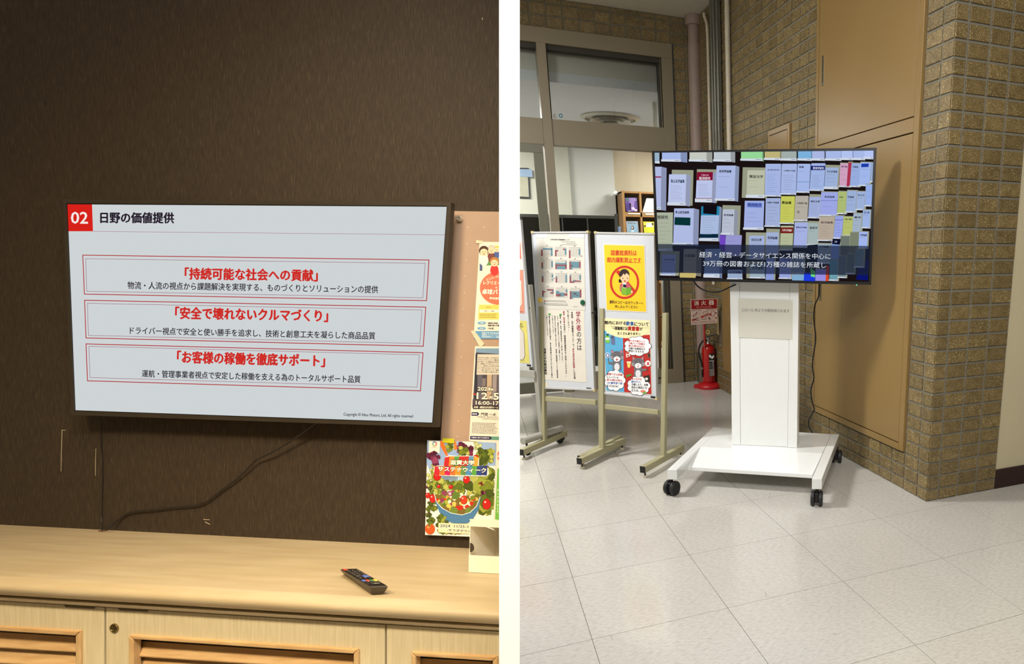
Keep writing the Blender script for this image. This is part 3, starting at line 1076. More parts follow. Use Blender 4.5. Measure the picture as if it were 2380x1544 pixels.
for r_ in range(2):
    for cc in range(4):
        key(.12 + .2 * cc, .76 + .05 * r_, .26 + .2 * cc, .79 + .05 * r_, kd)
mb = MB()
wk = pm('white_key_mark', (205, 196, 170), rough=.5)
for r_ in range(4):
    for cc in range(3):
        u, v = .21 + .27 * cc, .135 + .075 * r_
        A = [rp(u, v, .0018), rp(u + .05, v, .0018), rp(u + .05, v + .012, .0018), rp(u, v + .012, .0018)]
        mb.add(A, [[0, 1, 2, 3]])
for u, v, du, dv in [(.18, .45, .22, .008), (.3, .765, .06, .008), (.5, .765, .06, .01), (.7, .768, .06, .016), (.3, .88, .5, .004), (.42, .868, .28, .01), (.2, .55, .08, .006), (.5, .55, .1, .006)]:
    A = [rp(u, v, .0018), rp(u + du, v, .0018), rp(u + du, v + dv, .0018), rp(u, v + dv, .0018)]
    mb.add(A, [[0, 1, 2, 3]])
mb.build('key_marks', wk, rem, RL)['kind'] = 'stuff'

# ------------------------------------------------------------------ white mailing box standing open on its side
M_card = pm('white_cardboard', (236, 228, 206), rough=0.7, var=.02)
b0 = counter(.001).at(1089, 1330.5)
b1 = counter(.001).at(1160, 1338.7)
bd = (b1 - b0).normalized()
bn = EV.cross(bd).normalized()              # away from the camera
if bn.dot(NW) < 0:
    bn = -bn
Fb = Surf(b0, bn)
box = thing('cardboard_box', b0, 'open white cardboard box on the worktop below the posters', 'box', rot=RL)
hgt = (Fb.at(1093, 1207) - b0).dot(EV)
h1 = (Fb.at(1090.4, 1291) - b0).dot(EV)
h2 = (Fb.at(1094, 1224) - b0).dot(EV)
DEP = .085


def bx(p, l0=False):
    return to_div(p)


def panel(name, o0, dvec, h0, h1_, th, mat=M_card, bev=0):
    """upright panel starting at o0 running right to the partition"""
    A = [o0 + EV * h0, bx(o0 + EV * h0), bx(o0 + EV * h1_), o0 + EV * h1_]
    B = [p + bn * th for p in A]
    B = [B[0], bx(B[1]), bx(B[2]), B[3]]
    return MB().hexa(A, B).build(name, mat, box, RL)


sft = (Fb.at(1093.5, 1207) - b0).dot(bd)
panel('front_panel', b0, bd, 0, h1, .0018)
panel('back_panel', b0 + bn * DEP, bd, 0, hgt - .040, .0018, pm('shaded_white_card', (222, 216, 200), rough=.75))  # white card greyed: the shade inside the box is put into its colour
panel('lid_flap', b0 + bd * .002, bd, h2, hgt, .0016)
o_ = b0 + EV * (hgt - .002) + bd * .001
A = [o_, bx(o_), bx(o_ + bn * DEP - EV * .038), o_ + bn * DEP - EV * .038]
MB().hexa(A, [p + EV * .002 for p in A]).build('lid', M_card, box, RL)
# left side with a round thumb cut-out seen from inside
o_ = b0 + bn * .002
A = [o_, o_ + bn * (DEP - .004), o_ + bn * (DEP - .004) + EV * (hgt - .042), o_ + EV * (hgt - .004)]
MB().hexa(A, [p + bd * .0018 for p in A]).build('side_panel', M_card, box, RL)
o_ = b0 - bd * .003 + bn * .004
MB().box(o_, bd * .0015, bn * .028, EV * (h1 + .012)).build('side_flap', M_card, box, RL, bevel=.0006)
c_ = b0 + bn * .012
mb = MB()
cc_ = Surf(b0 + bd * .0019, bd)
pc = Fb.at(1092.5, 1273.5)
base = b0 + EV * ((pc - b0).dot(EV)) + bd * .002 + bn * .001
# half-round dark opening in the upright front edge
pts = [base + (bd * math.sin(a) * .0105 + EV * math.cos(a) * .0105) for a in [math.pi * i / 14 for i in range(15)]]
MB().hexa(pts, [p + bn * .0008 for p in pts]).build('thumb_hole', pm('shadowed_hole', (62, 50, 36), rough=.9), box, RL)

# ================================================================== RIGHT HALL
XW, YB, YP, ZC = 2.095, 6.43, 2.666, 3.36
M_floor_base = pm('floor_joint', (120, 112, 100), rough=.8)
M_tile = bpy.data.materials.new('speckled_vinyl_tile')
M_tile.use_nodes = True
nt = M_tile.node_tree
b = nt.nodes['Principled BSDF']
b.inputs['Roughness'].default_value = 0.2
b.inputs['Specular IOR Level'].default_value = 0.42
tc = nt.nodes.new('ShaderNodeTexCoord')
geo = nt.nodes.new('ShaderNodeNewGeometry')
mp = nt.nodes.new('ShaderNodeMapping'); mp.inputs['Scale'].default_value = (1, 2.6, 1); mp.inputs['Rotation'].default_value = (0, 0, math.radians(24))
n1 = nt.nodes.new('ShaderNodeTexNoise'); n1.inputs['Scale'].default_value = 46; n1.inputs['Detail'].default_value = 6; n1.inputs['Roughness'].default_value = .65
n2 = nt.nodes.new('ShaderNodeTexNoise'); n2.inputs['Scale'].default_value = 1.7; n2.inputs['Detail'].default_value = 3
nt.links.new(geo.outputs['Position'], mp.inputs[0])
nt.links.new(mp.outputs[0], n1.inputs['Vector']); nt.links.new(geo.outputs['Position'], n2.inputs['Vector'])
r1 = nt.nodes.new('ShaderNodeValToRGB')
r1.color_ramp.elements[0].position = .36; r1.color_ramp.elements[0].color = L((186, 182, 175))
r1.color_ramp.elements[1].position = .58; r1.color_ramp.elements[1].color = L((202, 199, 192))
nt.links.new(n1.outputs['Fac'], r1.inputs[0])
r2 = nt.nodes.new('ShaderNodeValToRGB')
r2.color_ramp.elements[0].position = .3; r2.color_ramp.elements[0].color = (.93, .92, .905, 1)
r2.color_ramp.elements[1].position = .7; r2.color_ramp.elements[1].color = (1, 1, 1, 1)
nt.links.new(n2.outputs['Fac'], r2.inputs[0])
ml = nt.nodes.new('ShaderNodeMix'); ml.data_type = 'RGBA'; ml.blend_type = 'MULTIPLY'; ml.inputs[0].default_value = 1
nt.links.new(r1.outputs[0], ml.inputs[6]); nt.links.new(r2.outputs[0], ml.inputs[7])
nt.links.new(ml.outputs[2], b.inputs['Base Color'])
rr = nt.nodes.new('ShaderNodeMapRange'); rr.inputs['To Min'].default_value = .10; rr.inputs['To Max'].default_value = .2
nt.links.new(n2.outputs['Fac'], rr.inputs[0]); nt.links.new(rr.outputs[0], b.inputs['Roughness'])
bp = nt.nodes.new('ShaderNodeBump'); bp.inputs['Strength'].default_value = .03; bp.inputs['Distance'].default_value = .002
nt.links.new(n2.outputs['Fac'], bp.inputs['Height']); nt.links.new(bp.outputs[0], b.inputs['Normal'])

floor = tag(MB().aabb(-3.2, -2.2, -.12, 5.2, 10.2, -.003).build('floor', M_floor_base), kind='structure')
TX, TY = .4985, .4905
mb = MB().aabb(0, 0, 0, TX - .0022, TY - .0022, .003)
me, m_ = mb.mesh('tile', M_tile, centre=V((0, 0, 0)))
for i in range(-7, 7):
    for j in range(-6, 9):
        x = .249 + TX * i
        y = 3.070 - TY * (j - 0)
        if y < -1.2 or x > 4.4: continue
        place('tile', me, Matrix.Translation((x + .0011, y + .0011, -.003)), floor)
M_scuff = pm('heel_scuff', (132, 126, 118), rough=.5)
mb = MB()
c6 = crop(1208, 1050, 2.0307)
for a0, a1 in [((1345, 478), (1372, 479)), ((1395, 480), (1412, 481)), ((1840, 541), (1878, 537)), ((2345, 945), (2365, 938)), ((1640, 548), (1665, 552)), ((885, 884), (905, 885)), ((1095, 165), (1100, 185)),
               ((430, 870), (440, 895)), ((1160, 665), (1165, 690)), ((1180, 195), (1175, 240)), ((1480, 862), (1510, 862)), ((1545, 548), (1575, 556)), ((2255, 520), (2265, 528))]:
    p, q = floor_at(*c6(*a0)), floor_at(*c6(*a1))
    n_ = (q - p).cross(V((0, 0, 1))).normalized() * .0012
    mb.add([p + n_, q + n_ * .3, q - n_ * .3, p - n_], [[0, 1, 2, 3]])
for v in mb.v: v.z = .0003
sc_o = mb.build('scuff_marks', M_scuff, floor); sc_o['kind'] = 'stuff'

M_ceil = pm('textured_ceiling_board', (206, 200, 184), rough=.9, scale=60, var=.06, bump=.3, bscale=160)
tag(MB().aabb(-3.2, -2.2, ZC, 5.2, YB, ZC + .08).build('ceiling', M_ceil), kind='structure')

M_hall = pm('hall_plaster', (196, 188, 168), rough=.8, var=.02)
tag(MB().aabb(-3.3, -2.3, 0, 5.3, -2.2, ZC).build('wall_rear', M_hall), kind='structure')
tag(MB().aabb(-3.3, -2.2, 0, -3.2, YB, ZC).build('wall_hall_left', M_hall), kind='structure')
tag(MB().aabb(5.2, -2.2, 0, 5.3, YP, ZC).build('wall_hall_right', M_hall), kind='structure')

# ------------------------------------------------------------------ brick walls
M_mort = pm('grey_mortar', (124, 119, 104), rough=.9, scale=80, var=.08, bump=.3)


def brick_mat(name, lo, hi, fleck, rough, dens=.60):
    m = bpy.data.materials.new(name)
    m.use_nodes = True
    nt = m.node_tree
    b = nt.nodes['Principled BSDF']
    b.inputs['Roughness'].default_value = rough
    tc = nt.nodes.new('ShaderNodeNewGeometry')
    oi = nt.nodes.new('ShaderNodeObjectInfo')
    n1 = nt.nodes.new('ShaderNodeTexNoise'); n1.inputs['Scale'].default_value = 230; n1.inputs['Detail'].default_value = 2
    n2 = nt.nodes.new('ShaderNodeTexNoise'); n2.inputs['Scale'].default_value = 24; n2.inputs['Detail'].default_value = 4
    nt.links.new(tc.outputs['Position'], n1.inputs['Vector']); nt.links.new(tc.outputs['Position'], n2.inputs['Vector'])
    r2 = nt.nodes.new('ShaderNodeValToRGB')
    r2.color_ramp.elements[0].position = .3; r2.color_ramp.elements[0].color = L(lo)
    r2.color_ramp.elements[1].position = .7; r2.color_ramp.elements[1].color = L(hi)
    nt.links.new(n2.outputs['Fac'], r2.inputs[0])
    r1 = nt.nodes.new('ShaderNodeValToRGB')
    r1.color_ramp.elements[0].position = dens; r1.color_ramp.elements[0].color = (0, 0, 0, 1)
    r1.color_ramp.elements[1].position = dens + .07; r1.color_ramp.elements[1].color = (1, 1, 1, 1)
    nt.links.new(n1.outputs['Fac'], r1.inputs[0])
    mx = nt.nodes.new('ShaderNodeMix'); mx.data_type = 'RGBA'
    nt.links.new(r1.outputs[0], mx.inputs[0]); nt.links.new(r2.outputs[0], mx.inputs[6]); mx.inputs[7].default_value = L(fleck)
    hs = nt.nodes.new('ShaderNodeHueSaturation')
    mr = nt.nodes.new('ShaderNodeMapRange'); mr.inputs['To Min'].default_value = .82; mr.inputs['To Max'].default_value = 1.15
    nt.links.new(oi.outputs['Random'], mr.inputs[0]); nt.links.new(mr.outputs[0], hs.inputs['Value'])
    nt.links.new(mx.outputs[2], hs.inputs['Color']); nt.links.new(hs.outputs[0], b.inputs['Base Color'])
    bp = nt.nodes.new('ShaderNodeBump'); bp.inputs['Strength'].default_value = .9; bp.inputs['Distance'].default_value = .003
    nt.links.new(n1.outputs['Fac'], bp.inputs['Height']); nt.links.new(bp.outputs[0], b.inputs['Normal'])
    return m


M_brick = brick_mat('flecked_brown_brick', (106, 89, 54), (130, 110, 71), (194, 177, 130), .27, .59)
JT = .0125


def brick_mesh(wd, ht, dp=.008):
    """width along local x, height along z, proud along -y"""
    key_ = (round(wd, 3), round(ht, 3))
    if key_ not in _bm:
        c = .002
        w2, h2 = wd / 2, ht / 2
        o = [(-w2, 0, -h2), (w2, 0, -h2), (w2, 0, h2), (-w2, 0, h2)]
        m2 = [(x, -dp + c, z) for x, _, z in o]
        i = [(-w2 + c, -dp, -h2 + c), (w2 - c, -dp, -h2 + c), (w2 - c, -dp, h2 - c), (-w2 + c, -dp, h2 - c)]
        v = o + m2 + i
        f = [[8, 9, 10, 11]]
        for k in range(4):
            j = (k + 1) % 4
            f += [[k, j, j + 4, k + 4], [k + 4, j + 4, j + 8, k + 8]]
        me = bpy.data.meshes.new('brick')
        me.from_pydata(v, [], f)
        me.materials.append(M_brick)
        _bm[key_] = me
    return _bm[key_]


_bm = {}


def in_view(p, boxes):
    d = p - EYE
    z = d.dot(CF)
    if z < .3: return False
    x, y = CX + FPX * d.dot(CR) / z, CY - FPX * d.dot(CU) / z
    return any(a <= x <= c and b_ <= y <= d_ for a, b_, c, d_ in boxes)


def brick_field(parent, cells, origin_fn, rot, boxes):
    """cells: (u0,u1,z0,z1). bricks the photo shows are parts; the others are one joined part"""
    rest = MB()
    R4 = rot.to_4x4()
    cnt = 0
    for u0, u1, z0, z1 in cells:
        wd, ht = u1 - u0 - JT, z1 - z0 - JT
        if wd < .012 or ht < .012: continue
        c = origin_fn((u0 + u1) / 2, (z0 + z1) / 2)
        c = c + rot @ V((0, (rnd() - .5) * .0022, 0))
        me = brick_mesh(wd, ht)
        M = Matrix.Translation(c) @ R4
        if in_view(c, boxes) and cnt < 298:
            place('brick', me, M, parent)
            cnt += 1
        else:
            rest.add([M @ v.co for v in me.vertices], [list(p.vertices) for p in me.polygons])
    if rest.v:
        me, m = rest.mesh('brickwork', M_brick)
        o = bpy.data.objects.new('brickwork', me)
        COL.objects.link(o)
        o.parent = parent
        o.matrix_parent_inverse = WM[parent.name].inverted()
        o.matrix_basis = m
        o['kind'] = 'stuff'
    return cnt


# right wall (x = XW); local x of a brick runs along -Y, proud side towards -X
R_right = Matrix(((0, 1, 0), (-1, 0, 0), (0, 0, 1)))     # columns: local x -> -Y, local y -> +X
ZR = [0, .0645] + [.0645 + .0747 * k for k in range(1, 45)]
ZR = [z for z in ZR if z < ZC] + [ZC]
wr = tag(MB().aabb(XW, YP + .30, 0, XW + .12, YB + .12, ZC).build('wall_right', M_mort), kind='structure')
YJ = [YP, 2.747, 2.872] + [2.872 + .1236 * k for k in range(1, 29)]
YJ = [y for y in YJ if y < YB - .03] + [YB]
cells = []
PY0, PY1, PZ0 = 2.879, 3.977, .222      # metal doors opening
for i in range(len(YJ) - 1):
    for k in range(len(ZR) - 1):
        y0, y1, z0, z1 = YJ[i], YJ[i + 1], ZR[k], ZR[k + 1]
        if i == 0:
            y0 -= JT * .5
        if y1 > PY0 + .02 and y0 < PY1 - .02 and z1 > PZ0 + .02:
            if z0 < PZ0 - .03: z1 = PZ0
            else: continue
        if y0 < PY1 < y1 - .02 and z1 > PZ0: y0 = PY1
        if y1 > 4.352 and y0 < 4.722 and 1.80 < z1 and z0 < 2.155:      # hatch
            if z0 < 2.155 < z1 - .03: z0 = 2.155
            elif y0 < 4.352 - .03: y1 = 4.352
            else: continue
        if y1 > 5.56 and y0 < 5.96 and z1 > .27 and z0 < 1.5 and False: continue
        cells.append((y0, y1, z0, z1))
brick_field(wr, cells, lambda u, z: V((XW + .002, u, z)), R_right,
            [(1700, -10, 1912, 350), (2085, -10, 2230, 1180), (1895, 900, 2200, 1180), (1850, 660, 1900, 1050)])
# pillar (front face y = YP)
XJ = [XW, 2.168, 2.296, 2.424, 2.560]
wp = tag(MB().aabb(XW, YP, 0, 2.562, YP + .295, ZC).build('wall_pillar', M_mort), kind='structure')
cells = []
for i in range(len(XJ) - 1):
    for k in range(len(ZR) - 1):
        cells.append((XJ[i] - (.5 * JT if i == 0 else 0), XJ[i + 1] + (.004 * (k % 2) if i == 3 else 0), ZR[k], ZR[k + 1]))
I3 = Matrix.Identity(3)
brick_field(wp, cells, lambda u, z: V((u, YP + .002, z)), I3, [(2140, -20, 2400, 1180)])
# back wall above and beside the entrance
wb = tag(MB().aabb(-3.2, YB, 3.125, XW, YB + .12, ZC).aabb(1.866, YB, 0, XW, YB + .12, 3.125).build('wall_back', M_mort), kind='structure')
ZB = [.049 + .077 * k for k in range(-1, 26)]
ZB = [max(0, z) for z in ZB]
ZB = [z for z in ZB if z < 2.0] + [2.08, 2.175, 2.27, 2.378, 2.457, 2.548, 2.644, 2.746, 2.834, 2.916, 3.008, 3.125]
XB = [.658 + .134 * k for k in range(-20, 10)]
cells = []
for i in range(len(XB) - 1):
    for z0, z1 in ((3.125, 3.225), (3.225, 3.315), (3.315, ZC)):
        cells.append((XB[i], XB[i + 1], z0, z1))
for k in range(len(ZB) - 1):
    cells.append((1.870, 2.0, ZB[k], ZB[k + 1]))
    cells.append((2.0, 2.09, ZB[k], ZB[k + 1]))
for z0, z1 in ((3.125, 3.225), (3.225, 3.315), (3.315, ZC)):
    cells.append((1.864, 2.0, z0, z1)); cells.append((2.0, 2.09, z0, z1))
brick_field(wb, cells, lambda u, z: V((u, YB + .002, z)), I3, [(1200, -30, 1640, 900)])
# plain wall beyond the pillar
M_cream = pm('cream_painted_wall', (208, 196, 162), rough=.75, var=.02, scale=3, bump=.1)
tag(MB().aabb(2.562, YP + .008, 0, 5.2, YP + .12, ZC).build('wall_far_right', M_cream), kind='structure')
zb_ = Surf((0, YP, 0), (0, 1, 0)).at(2315, 1093).z
tag(MB().aabb(2.562, YP - .002, 0, 5.2, YP + .008, zb_).build('baseboard_right', pm('dark_brown_vinyl', (44, 20, 16), rough=.4)), kind='structure')

# ------------------------------------------------------------------ tan metal doors in the right wall
M_tan = pm('tan_enamelled_steel', (142, 114, 66), rough=.36, var=.02, scale=3, coat=.0)
M_tand = pm('door_gap_shadow', (30, 22, 14), rough=.9)
SW = Surf((XW, 0, 0), (1, 0, 0))
md = tag(MB().aabb(XW - .004, PY0 + .004, PZ0, XW + .10, PY1 - .004, ZC).build('door_1', M_tand), kind='structure')
fr = .012


def wx(y0, y1, z0, z1, proud, back, name, mat, parent, bev=.0):
    return MB().aabb(XW - proud, y0, z0, XW - back, y1, z1).build(name, mat, parent, bevel=bev)


wx(PY0, 2.922, PZ0, ZC, .018, -.004, 'frame_stile', M_tan, md, .002)
wx(3.946, PY1, PZ0, ZC, .018, -.004, 'frame_stile', M_tan, md, .002)
wx(2.922, 3.946, PZ0, .259, .018, -.004, 'frame_rail', M_tan, md, .0)
wx(2.922, 3.946, 1.879, 1.946, .018, -.004, 'frame_rail', M_tan, md, .0)
low = wx(2.926, 3.942, .2645, 1.873, .016, -.004, 'door_leaf', M_tan, md, .0015)
upp = wx(2.926, 3.942, 1.952, ZC - .03, .016, -.004, 'door_leaf', M_tan, md, .0015)
M_pull = pm('satin_steel', (150, 146, 126), rough=.3, metal=1)
for lf, z0, z1, y in ((upp, 2.285, 2.452, 3.888), (low, .985, 1.15, 3.873)):
    wx(y - .010, y + .012, z0, z1, .0185, .014, 'pull_handle', M_pull, lf, .001)
    wx(y - .005, y + .006, z0 + .018, z1 - .02, .0192, .017, 'pull_recess', pm('pull_shadow', (88, 84, 70), rough=.5, metal=.8), lf)

# small hatch in the brick wall, partly behind the television
ht_ = thing('hatch_box', (XW, 4.537, 1.85), 'small tan metal hatch in the brick wall just above the television', 'hatch')
wx(4.356, 4.718, 1.80, 2.151, .020, -.004, 'frame', M_tan, ht_, .002)
wx(4.386, 4.690, 1.83, 2.112, .023, .018, 'lid', pm('tan_hatch_lid', (140, 112, 66), rough=.35, var=.02), ht_, .0015)
wx(4.39, 4.686, 2.112, 2.118, .021, .018, 'shadow_gap', M_tand, ht_)

# door and grey panel low in the corner, half hidden behind the stand
tag(wx(5.40, 5.80, .208, 1.30, .014, -.002, 'access_door', pm('tan_corner_door', (140, 112, 66), rough=.35, var=.02), None, .002), 'narrow tan metal door seen between the fire extinguisher and the white column', 'door')
tag(wx(5.81, 5.955, .455, .766, .012, -.002, 'wall_panel', pm('grey_brown_panel', (104, 92, 72), rough=.4, var=.03), None, .002), 'grey brown wall panel beside the fire extinguisher sign', 'panel')
s8 = crop(1560, 640, 5.514)
SP = Surf((XW - .02, 0, 0), (1, 0, 0))
pl = thing('hanging_plate', SP.at(*s8(600, 690)), 'cream wooden plates hanging beside the fire extinguisher', 'plate')
M_wd = pm('cream_wood', (214, 190, 140), rough=.5)
for q in ([(580, 525), (603, 528), (606, 645), (583, 636)], [(583, 638), (606, 648), (610, 768), (586, 750)]):
    MB().slab(SP, [s8(*p) for p in q], .006, 0).build('plate', M_wd, pl)

# ------------------------------------------------------------------ entrance: frame, transoms, glass
M_alu = pm('bronze_grey_aluminium', (136, 126, 104), rough=.42, metal=.1, var=.02, scale=4)
M_alud = pm('dark_glazing_seal', (52, 48, 40), rough=.6)
M_glass = glass_mat()
d2 = tag(MB().aabb(-3.2, YB - .03, 3.005, 1.866, YB + .09, 3.125).build('door_2', M_alu, bevel=.002), kind='structure')


def fb(x0, x1, z0, z1, y0, y1, name, mat=None, parent=None, bev=.0015):
    return MB().aabb(x0, YB + y0, z0, x1, YB + y1, z1).build(name, mat or M_alu, parent or d2, bevel=bev)


fb(1.768, 1.866, 0, 3.005, -.03, .09, 'jamb')
fb(1.866, 1.885, 0, 3.13, -.008, .004, 'sealant_strip', pm('blue_grey_sealant', (78, 82, 84), rough=.7), bev=0)
fb(.690, .766, 0, 3.005, -.035, .09, 'mullion')
fb(-3.2, .690, 2.205, 2.415, -.02, .08, 'transom_rail')
fb(.766, 1.768, 2.205, 2.415, -.02, .08, 'transom_rail')
fb(-3.2, .690, 2.965, 3.005, .0, .07, 'glazing_bead', M_alud)
fb(.766, 1.768, 2.965, 3.005, .0, .07, 'glazing_bead', M_alud)
fb(.766, .778, 2.415, 2.965, .0, .07, 'glazing_bead', M_alud)
fb(1.742, 1.768, 2.415, 2.965, .02, .07, 'glazing_bead', M_alud)
fb(1.752, 1.760, 2.415, 2.99, -.005, .02, 'chrome_bead', M_pull)
fb(.766, 1.768, .0, .145, -.012, .07, 'bottom_rail')
fb(1.722, 1.768, .145, 2.205, .0, .07, 'door_stile', M_alud)
fb(1.738, 1.744, .145, 2.205, -.006, .0, 'chrome_bead', M_pull)
fb(1.60, 1.69, .055, .07, -.016, -.012, 'kick_slot', M_alud)
w1 = tag(MB().aabb(-3.2, YB + .045, 2.415, .690, YB + .051, 2.965).build('window_1', M_glass), kind='structure')
w2 = tag(MB().aabb(.778, YB + .045, 2.415, 1.742, YB + .051, 2.965).build('window_2', M_glass), kind='structure')
w3 = tag(MB().aabb(.766, YB + .040, .145, 1.722, YB + .046, 2.205).build('window_3', M_glass), kind='structure')
SGl = Surf((0, YB + .045, 0), (0, 1, 0))
M_tealr = pm('teal_sticker', (40, 140, 160), rough=.4)
for (x, y), mt in (((1291, 269.5), pm('white_sticker', (226, 228, 230), rough=.4)), ((1303.5, 269), M_tealr)):
    c = SGl.at(x, y, .001)
    MB().tube([c + V((math.cos(a), 0, math.sin(a))) * .013 for a in [2 * math.pi * i / 12 for i in range(13)]], .004, 5, cap=False).build('sticker', mt, w2)
# sliding leaf, left of the mullion
d3 = tag(MB().aabb(-1.2, YB - .06, 2.13, .672, YB - .02, 2.2).build('door_3', pm('grey_green_aluminium', (108, 106, 90), rough=.42, metal=.1, var=.02), bevel=.002), kind='structure')
M_gg = MATS['grey_green_aluminium']
fb(.592, .672, .02, 2.13, -.06, -.02, 'stile', M_gg, d3)
fb(-1.2, -1.12, .02, 2.13, -.06, -.02, 'stile', M_gg, d3)
fb(-1.12, .592, .02, .12, -.06, -.02, 'rail', M_gg, d3)
MB().aabb(-1.12, YB - .043, .12, .592, YB - .037, 2.13).build('pane', M_glass, d3)

# ------------------------------------------------------------------ room behind the glass
YI, ZI = 9.3, 2.74
M_ice = pm('inner_ceiling_board', (212, 214, 220), rough=.9, var=.02, scale=40)
M_iw = pm('inner_cream_wall', (203, 201, 192), rough=.8, var=.02, scale=2)
M_iw2 = pm('inner_beige_wall', (206, 192, 164), rough=.8, var=.03, scale=2)
tag(MB().aabb(-3.2, YB + .12, ZI, 4.2, 10.1, ZI + .08).build('ceiling_inner', M_ice), kind='structure')
SI = Surf((0, YI, 0), (0, 1, 0))
xc = SI.at(1427, 400).x
tag(MB().aabb(-3.2, YI, 0, xc, YI + .8, ZI).build('wall_inner_left', M_iw), kind='structure')
xs = SI.at(1322, 400).x
tag(MB().aabb(-3.2, YI - .05, 0, xs, YI, ZI).build('wall_inner_pier', pm('inner_pier_wall', (196, 192, 176), rough=.8, var=.02)), kind='structure')
tag(MB().aabb(xc, YI + .15, 0, 4.2, YI + .9, ZI).build('wall_inner_back', M_iw2), kind='structure')
XI = 1.842     # side wall just behind the jamb
tag(MB().aabb(XI, YB + .12, 0, XI + .1, YB + .62, 3.12).build('wall_inner_side', M_iw), kind='structure')
tag(MB().aabb(-3.2, YB + .12, ZI + .08, 4.2, YB + .16, 3.4).build('wall_inner_top', M_iw), kind='structure')
tag(MB().aabb(-3.2, YB + .01, -.11, 4.2, 10.1, -.002).build('floor_inner', pm('inner_carpet', (150, 146, 140), rough=.9)), kind='structure')
# round ceiling diffuser
dc = Surf((0, 0, ZI), (0, 0, 1)).at(1418, 272.5)
df = thing('ceiling_diffuser', dc, 'round grey air diffuser on the ceiling behind the transom glass', 'air diffuser')
M_df = pm('diffuser_metal', (176, 172, 160), rough=.35, metal=.3)
M_dfd = pm('diffuser_shadow', (70, 66, 60), rough=.7)
rad = (Surf((0, 0, ZI), (0, 0, 1)).at(1486, 278) - Surf((0, 0, ZI), (0, 0, 1)).at(1350, 268)).length / 2
MB().lathe(dc, V((0, 0, -1)), [(rad, 0), (rad, .012), (rad * .9, .03), (rad * .86, .03), (rad * .84, .005)], 48).build('rim', M_df, df, smooth=True)
for r_, h_ in ((.68, .045), (.46, .06), (.26, .075)):
    MB().lathe(dc, V((0, 0, -1)), [(rad * (r_ - .13), .004), (rad * (r_ - .13), .012), (rad * r_, h_), (rad * (r_ + .02), h_), (rad * (r_ - .1), .008)], 40).build('cone_ring', M_df, df, smooth=True)
MB().lathe(dc, V((0, 0, -1)), [(rad * .84, .001), (rad * .84, .004)], 40).build('throat', M_dfd, df)
# white corner conduit in the inner room (upper right of the transom)
cP = Surf((0, YB + .55, 0), (0, 1, 0))
tag(MB().tube([cP.at(1508, 148), cP.at(1514, 158), cP.at(1517, 200), cP.at(1520, 300)], .014, 10).build('conduit', pm('white_conduit_paint', (226, 222, 206), rough=.4), smooth=True),
    'white pipe bent in the upper right corner behind the transom glass', 'pipe')
# grey-white duct and box behind the lower glass
sG = crop(1500, 640, 5.94)
cQ = Surf((0, YB + .40, 0), (0, 1, 0))
tag(MB().slab(cQ, [sG(235, 850), (sG(298, 850)), sG(300, 1030), sG(240, 1025)], .03, 0).build('junction_box', pm('off_white_plastic', (206, 204, 190), rough=.5), bevel=.003), 'off-white wall box low behind the glass, right of the easels', 'junction box')
tag(MB().slab(cQ, [sG(240, 60), (sG(270, 60)), sG(272, 850), sG(246, 850)], .02, 0).build('cable_duct', MATS['off_white_plastic'], bevel=.003), 'slim white vertical duct running down into the wall box behind the glass', 'cable duct')
tag(MB().slab(cQ, [sG(155, 60), (sG(192, 60)), sG(232, 1480), sG(197, 1480)], .03, 0).build('wooden_batten', pm('varnished_brown_wood', (150, 100, 50), rough=.4)), 'brown wooden batten behind the glass beside the television edge', 'batten')

# bookshelf with magazines
YS = YI - .34
SS = Surf((0, YS, 0), (0, 1, 0))
c5 = crop(1420, 430, 13.427)
M_sh = pm('light_oak_shelf', (178, 132, 78), rough=.45, scale=10, stretch=(8, 8, 1), rgb2=(164, 118, 66))
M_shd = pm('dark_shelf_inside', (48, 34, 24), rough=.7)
X0, X1 = SS.at(*c5(365, 600)).x, SS.at(*c5(365, 600)).x + 1.28
zt = SS.at(*c5(400, 190)).z
zs = [zt, SS.at(*c5(440, 900)).z, SS.at(*c5(440, 900)).z - .43, SS.at(*c5(440, 900)).z - .86, .06]
pitch = (SS.at(*c5(950, 600)) - SS.at(*c5(385, 600))).x
bs = thing('bookshelf', (X0 + .6, YI - .17, 0), 'light oak magazine shelf with dark cells behind the glass', 'bookshelf')
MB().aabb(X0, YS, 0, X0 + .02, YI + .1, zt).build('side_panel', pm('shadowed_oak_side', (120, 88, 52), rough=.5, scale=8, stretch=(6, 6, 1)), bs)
MB().aabb(X0 - .004, YS - .004, 0, X0 + .028, YS + .01, zt + .004).build('edge_strip', M_sh, bs)
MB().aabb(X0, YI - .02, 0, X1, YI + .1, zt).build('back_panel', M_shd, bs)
MB().aabb(X0, YS, zt - .022, X1, YI + .1, zt).build('top_panel', M_sh, bs)
for k in range(1, 4):
    MB().aabb(X0 + pitch * k - .012, YS, 0, X0 + pitch * k + .012, YI - .02, zt - .022).build('divider', M_sh, bs)
for z in zs[1:]:
    MB().aabb(X0 + .02, YS, z - .035, X1, YI - .02, z + .02).build('shelf_board', M_sh, bs)
MB().aabb(X1 - .02, YS, 0, X1, YI - .02, zt).build('side_panel', M_sh, bs)
SM = Surf((0, YS + .05, 0), (0, 1, 0))


def magazine(q, cover, label, art):
    o = MB().slab(SM, [c5(*p) for p in q], .012, 0).build('magazine', pm(cover[0], cover[1], rough=.35, var=.05))
    tag(o, label, 'magazine', None)
    S = Print(SM, .0124, .0004, c5)
    art(S)
    S.build('cover_print', o)


